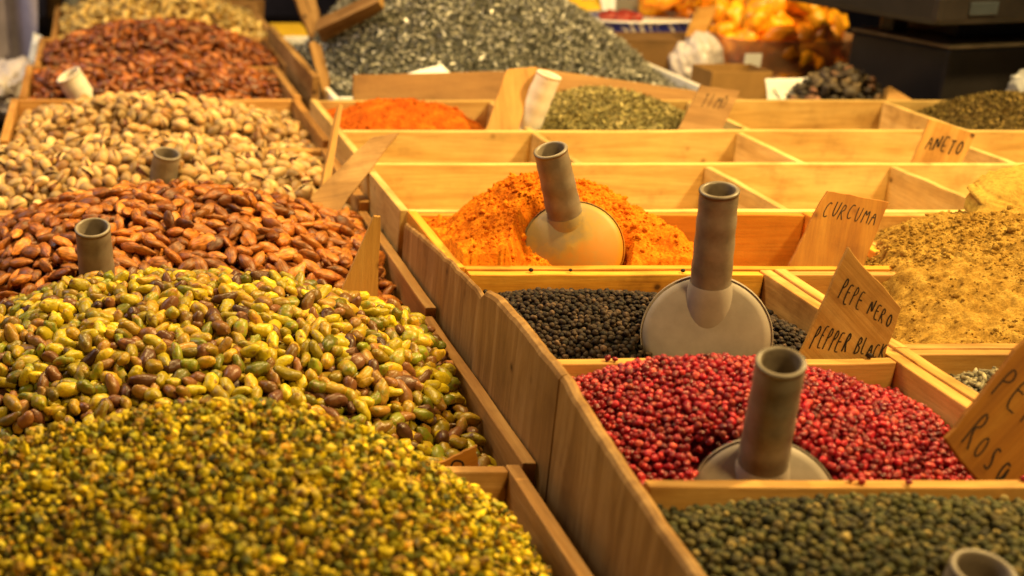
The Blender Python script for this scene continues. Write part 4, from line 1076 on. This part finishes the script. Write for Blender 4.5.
# between nut row and leaf crate: yellow carton, far left: cloth and bottles
simple_box('yellow_carton', 'yellow carton between the cashew tray and the leaf crate', 'carton', (.443, 3.02, -.095), (.07, .22, .135), M_YELLOW)
simple_box('wooden_block', 'pale wooden block beside the tray of dark almonds', 'block', (.386, 2.46, -.10), (.028, .10, .125), W_TRAY['Z'])
nb = 80; u = np.linspace(0, 1, nb); X, Z = np.meshgrid(-1.3 + 1.19 * u, np.linspace(TZ + .004, .9, 24))
Y = 3.32 + .035 * np.sin(X * 62 + 2 * np.sin(Z * 3)) + .03 * np.sin(X * 27 + Z * 2)
i = np.arange(nb * 24).reshape(24, nb); F = np.stack([i[:-1, :-1], i[:-1, 1:], i[1:, 1:], i[1:, :-1]], -1).reshape(-1, 4)
tag(build('hanging_cloth', np.stack([X, Y, Z], -1), F, M_MAUVE), 'mauve grey cloth hanging in folds beyond the nut trays', 'cloth')
for k, (x, lb) in enumerate(((-.085, 'dark bottle beside the mauve cloth'), (-.035, 'second dark bottle right of the one by the cloth'))):
    b = empty('bottle', (x, 3.9, TZ)); tag(b, lb, 'bottle', 'dark bottles beyond the cashews')
    V, F = lathe([(.001, 0), (.021, 0), (.022, .01), (.022, .17), (.018, .20), (.009, .22), (.009, .26), (.001, .262)], (0, 0, 1), (0, 0, 0), 24); build('glass', V, F, M_DKWOOD, b)
    V, F = lathe([(.0225, .05), (.0228, .052), (.0228, .13), (.0225, .132)], (0, 0, 1), (0, 0, 0), 24); build('label_band', V, F, M_PAPER if k else M_DARKC, b)
sheet('paper_sheet', 'bright white paper beside the mauve cloth', 'paper', [(-.125, 3.02, -.10), (-.092, 3.02, -.10), (-.092, 3.05, -.045), (-.112, 3.05, -.035)], M_PAPER, .006, seed=12)

# ------------------------------------------------------------------ light
def area(name, loc, target, size, power, color):
    l = bpy.data.lights.new(name, 'AREA'); l.size = size; l.energy = power; l.color = color
    o = bpy.data.objects.new(name, l); COL.objects.link(o); o.location = loc
    o.rotation_euler = (Vector(target) - Vector(loc)).to_track_quat('-Z', 'Y').to_euler(); return o
def spot(name, loc, target, size, power, color, cone):
    l = bpy.data.lights.new(name, 'SPOT'); l.shadow_soft_size = size; l.energy = power; l.color = color; l.spot_size = R(cone); l.spot_blend = 1.
    o = bpy.data.objects.new(name, l); COL.objects.link(o); o.location = loc
    o.rotation_euler = (Vector(target) - Vector(loc)).to_track_quat('-Z', 'Y').to_euler(); return o
WARM = (1, .70, .26)
spot('stall_or_fill_lamp', (1.75, 1.15, 1.75), (.62, 1.62, 0), .11, 430, WARM, 84)
spot('stall_or_fill_lamp', (.22, 1.95, 1.7), (.20, 1.8, 0), .10, 175, WARM, 105)
spot('stall_or_fill_lamp', (.85, -.25, 1.45), (.68, 1.45, 0), .14, 125, WARM, 62)  # added fill from the camera side, lifts the front-facing boards
spot('stall_or_fill_lamp', (1.0, 1.5, 1.2), (1.28, 2.75, .03), .08, 75, WARM, 34)  # added narrow fill that brightens the orange fruit tub
area('sky_light', (-2.2, 1.6, 1.7), (.3, 1.6, 0), 1.4, 9, (1, .82, .60))
area('sky_light', (-1.6, 2.2, 1.9), (-.6, 3.3, 0), 1.0, 26, (.95, .93, 1.0))
w = bpy.data.worlds.new('World'); scene.world = w; w.use_nodes = True
w.node_tree.nodes['Background'].inputs[0].default_value = (1, .80, .62, 1)
w.node_tree.nodes['Background'].inputs[1].default_value = .035
scene.view_settings.view_transform = 'Standard'; scene.view_settings.look = 'None'; scene.view_settings.exposure = 0
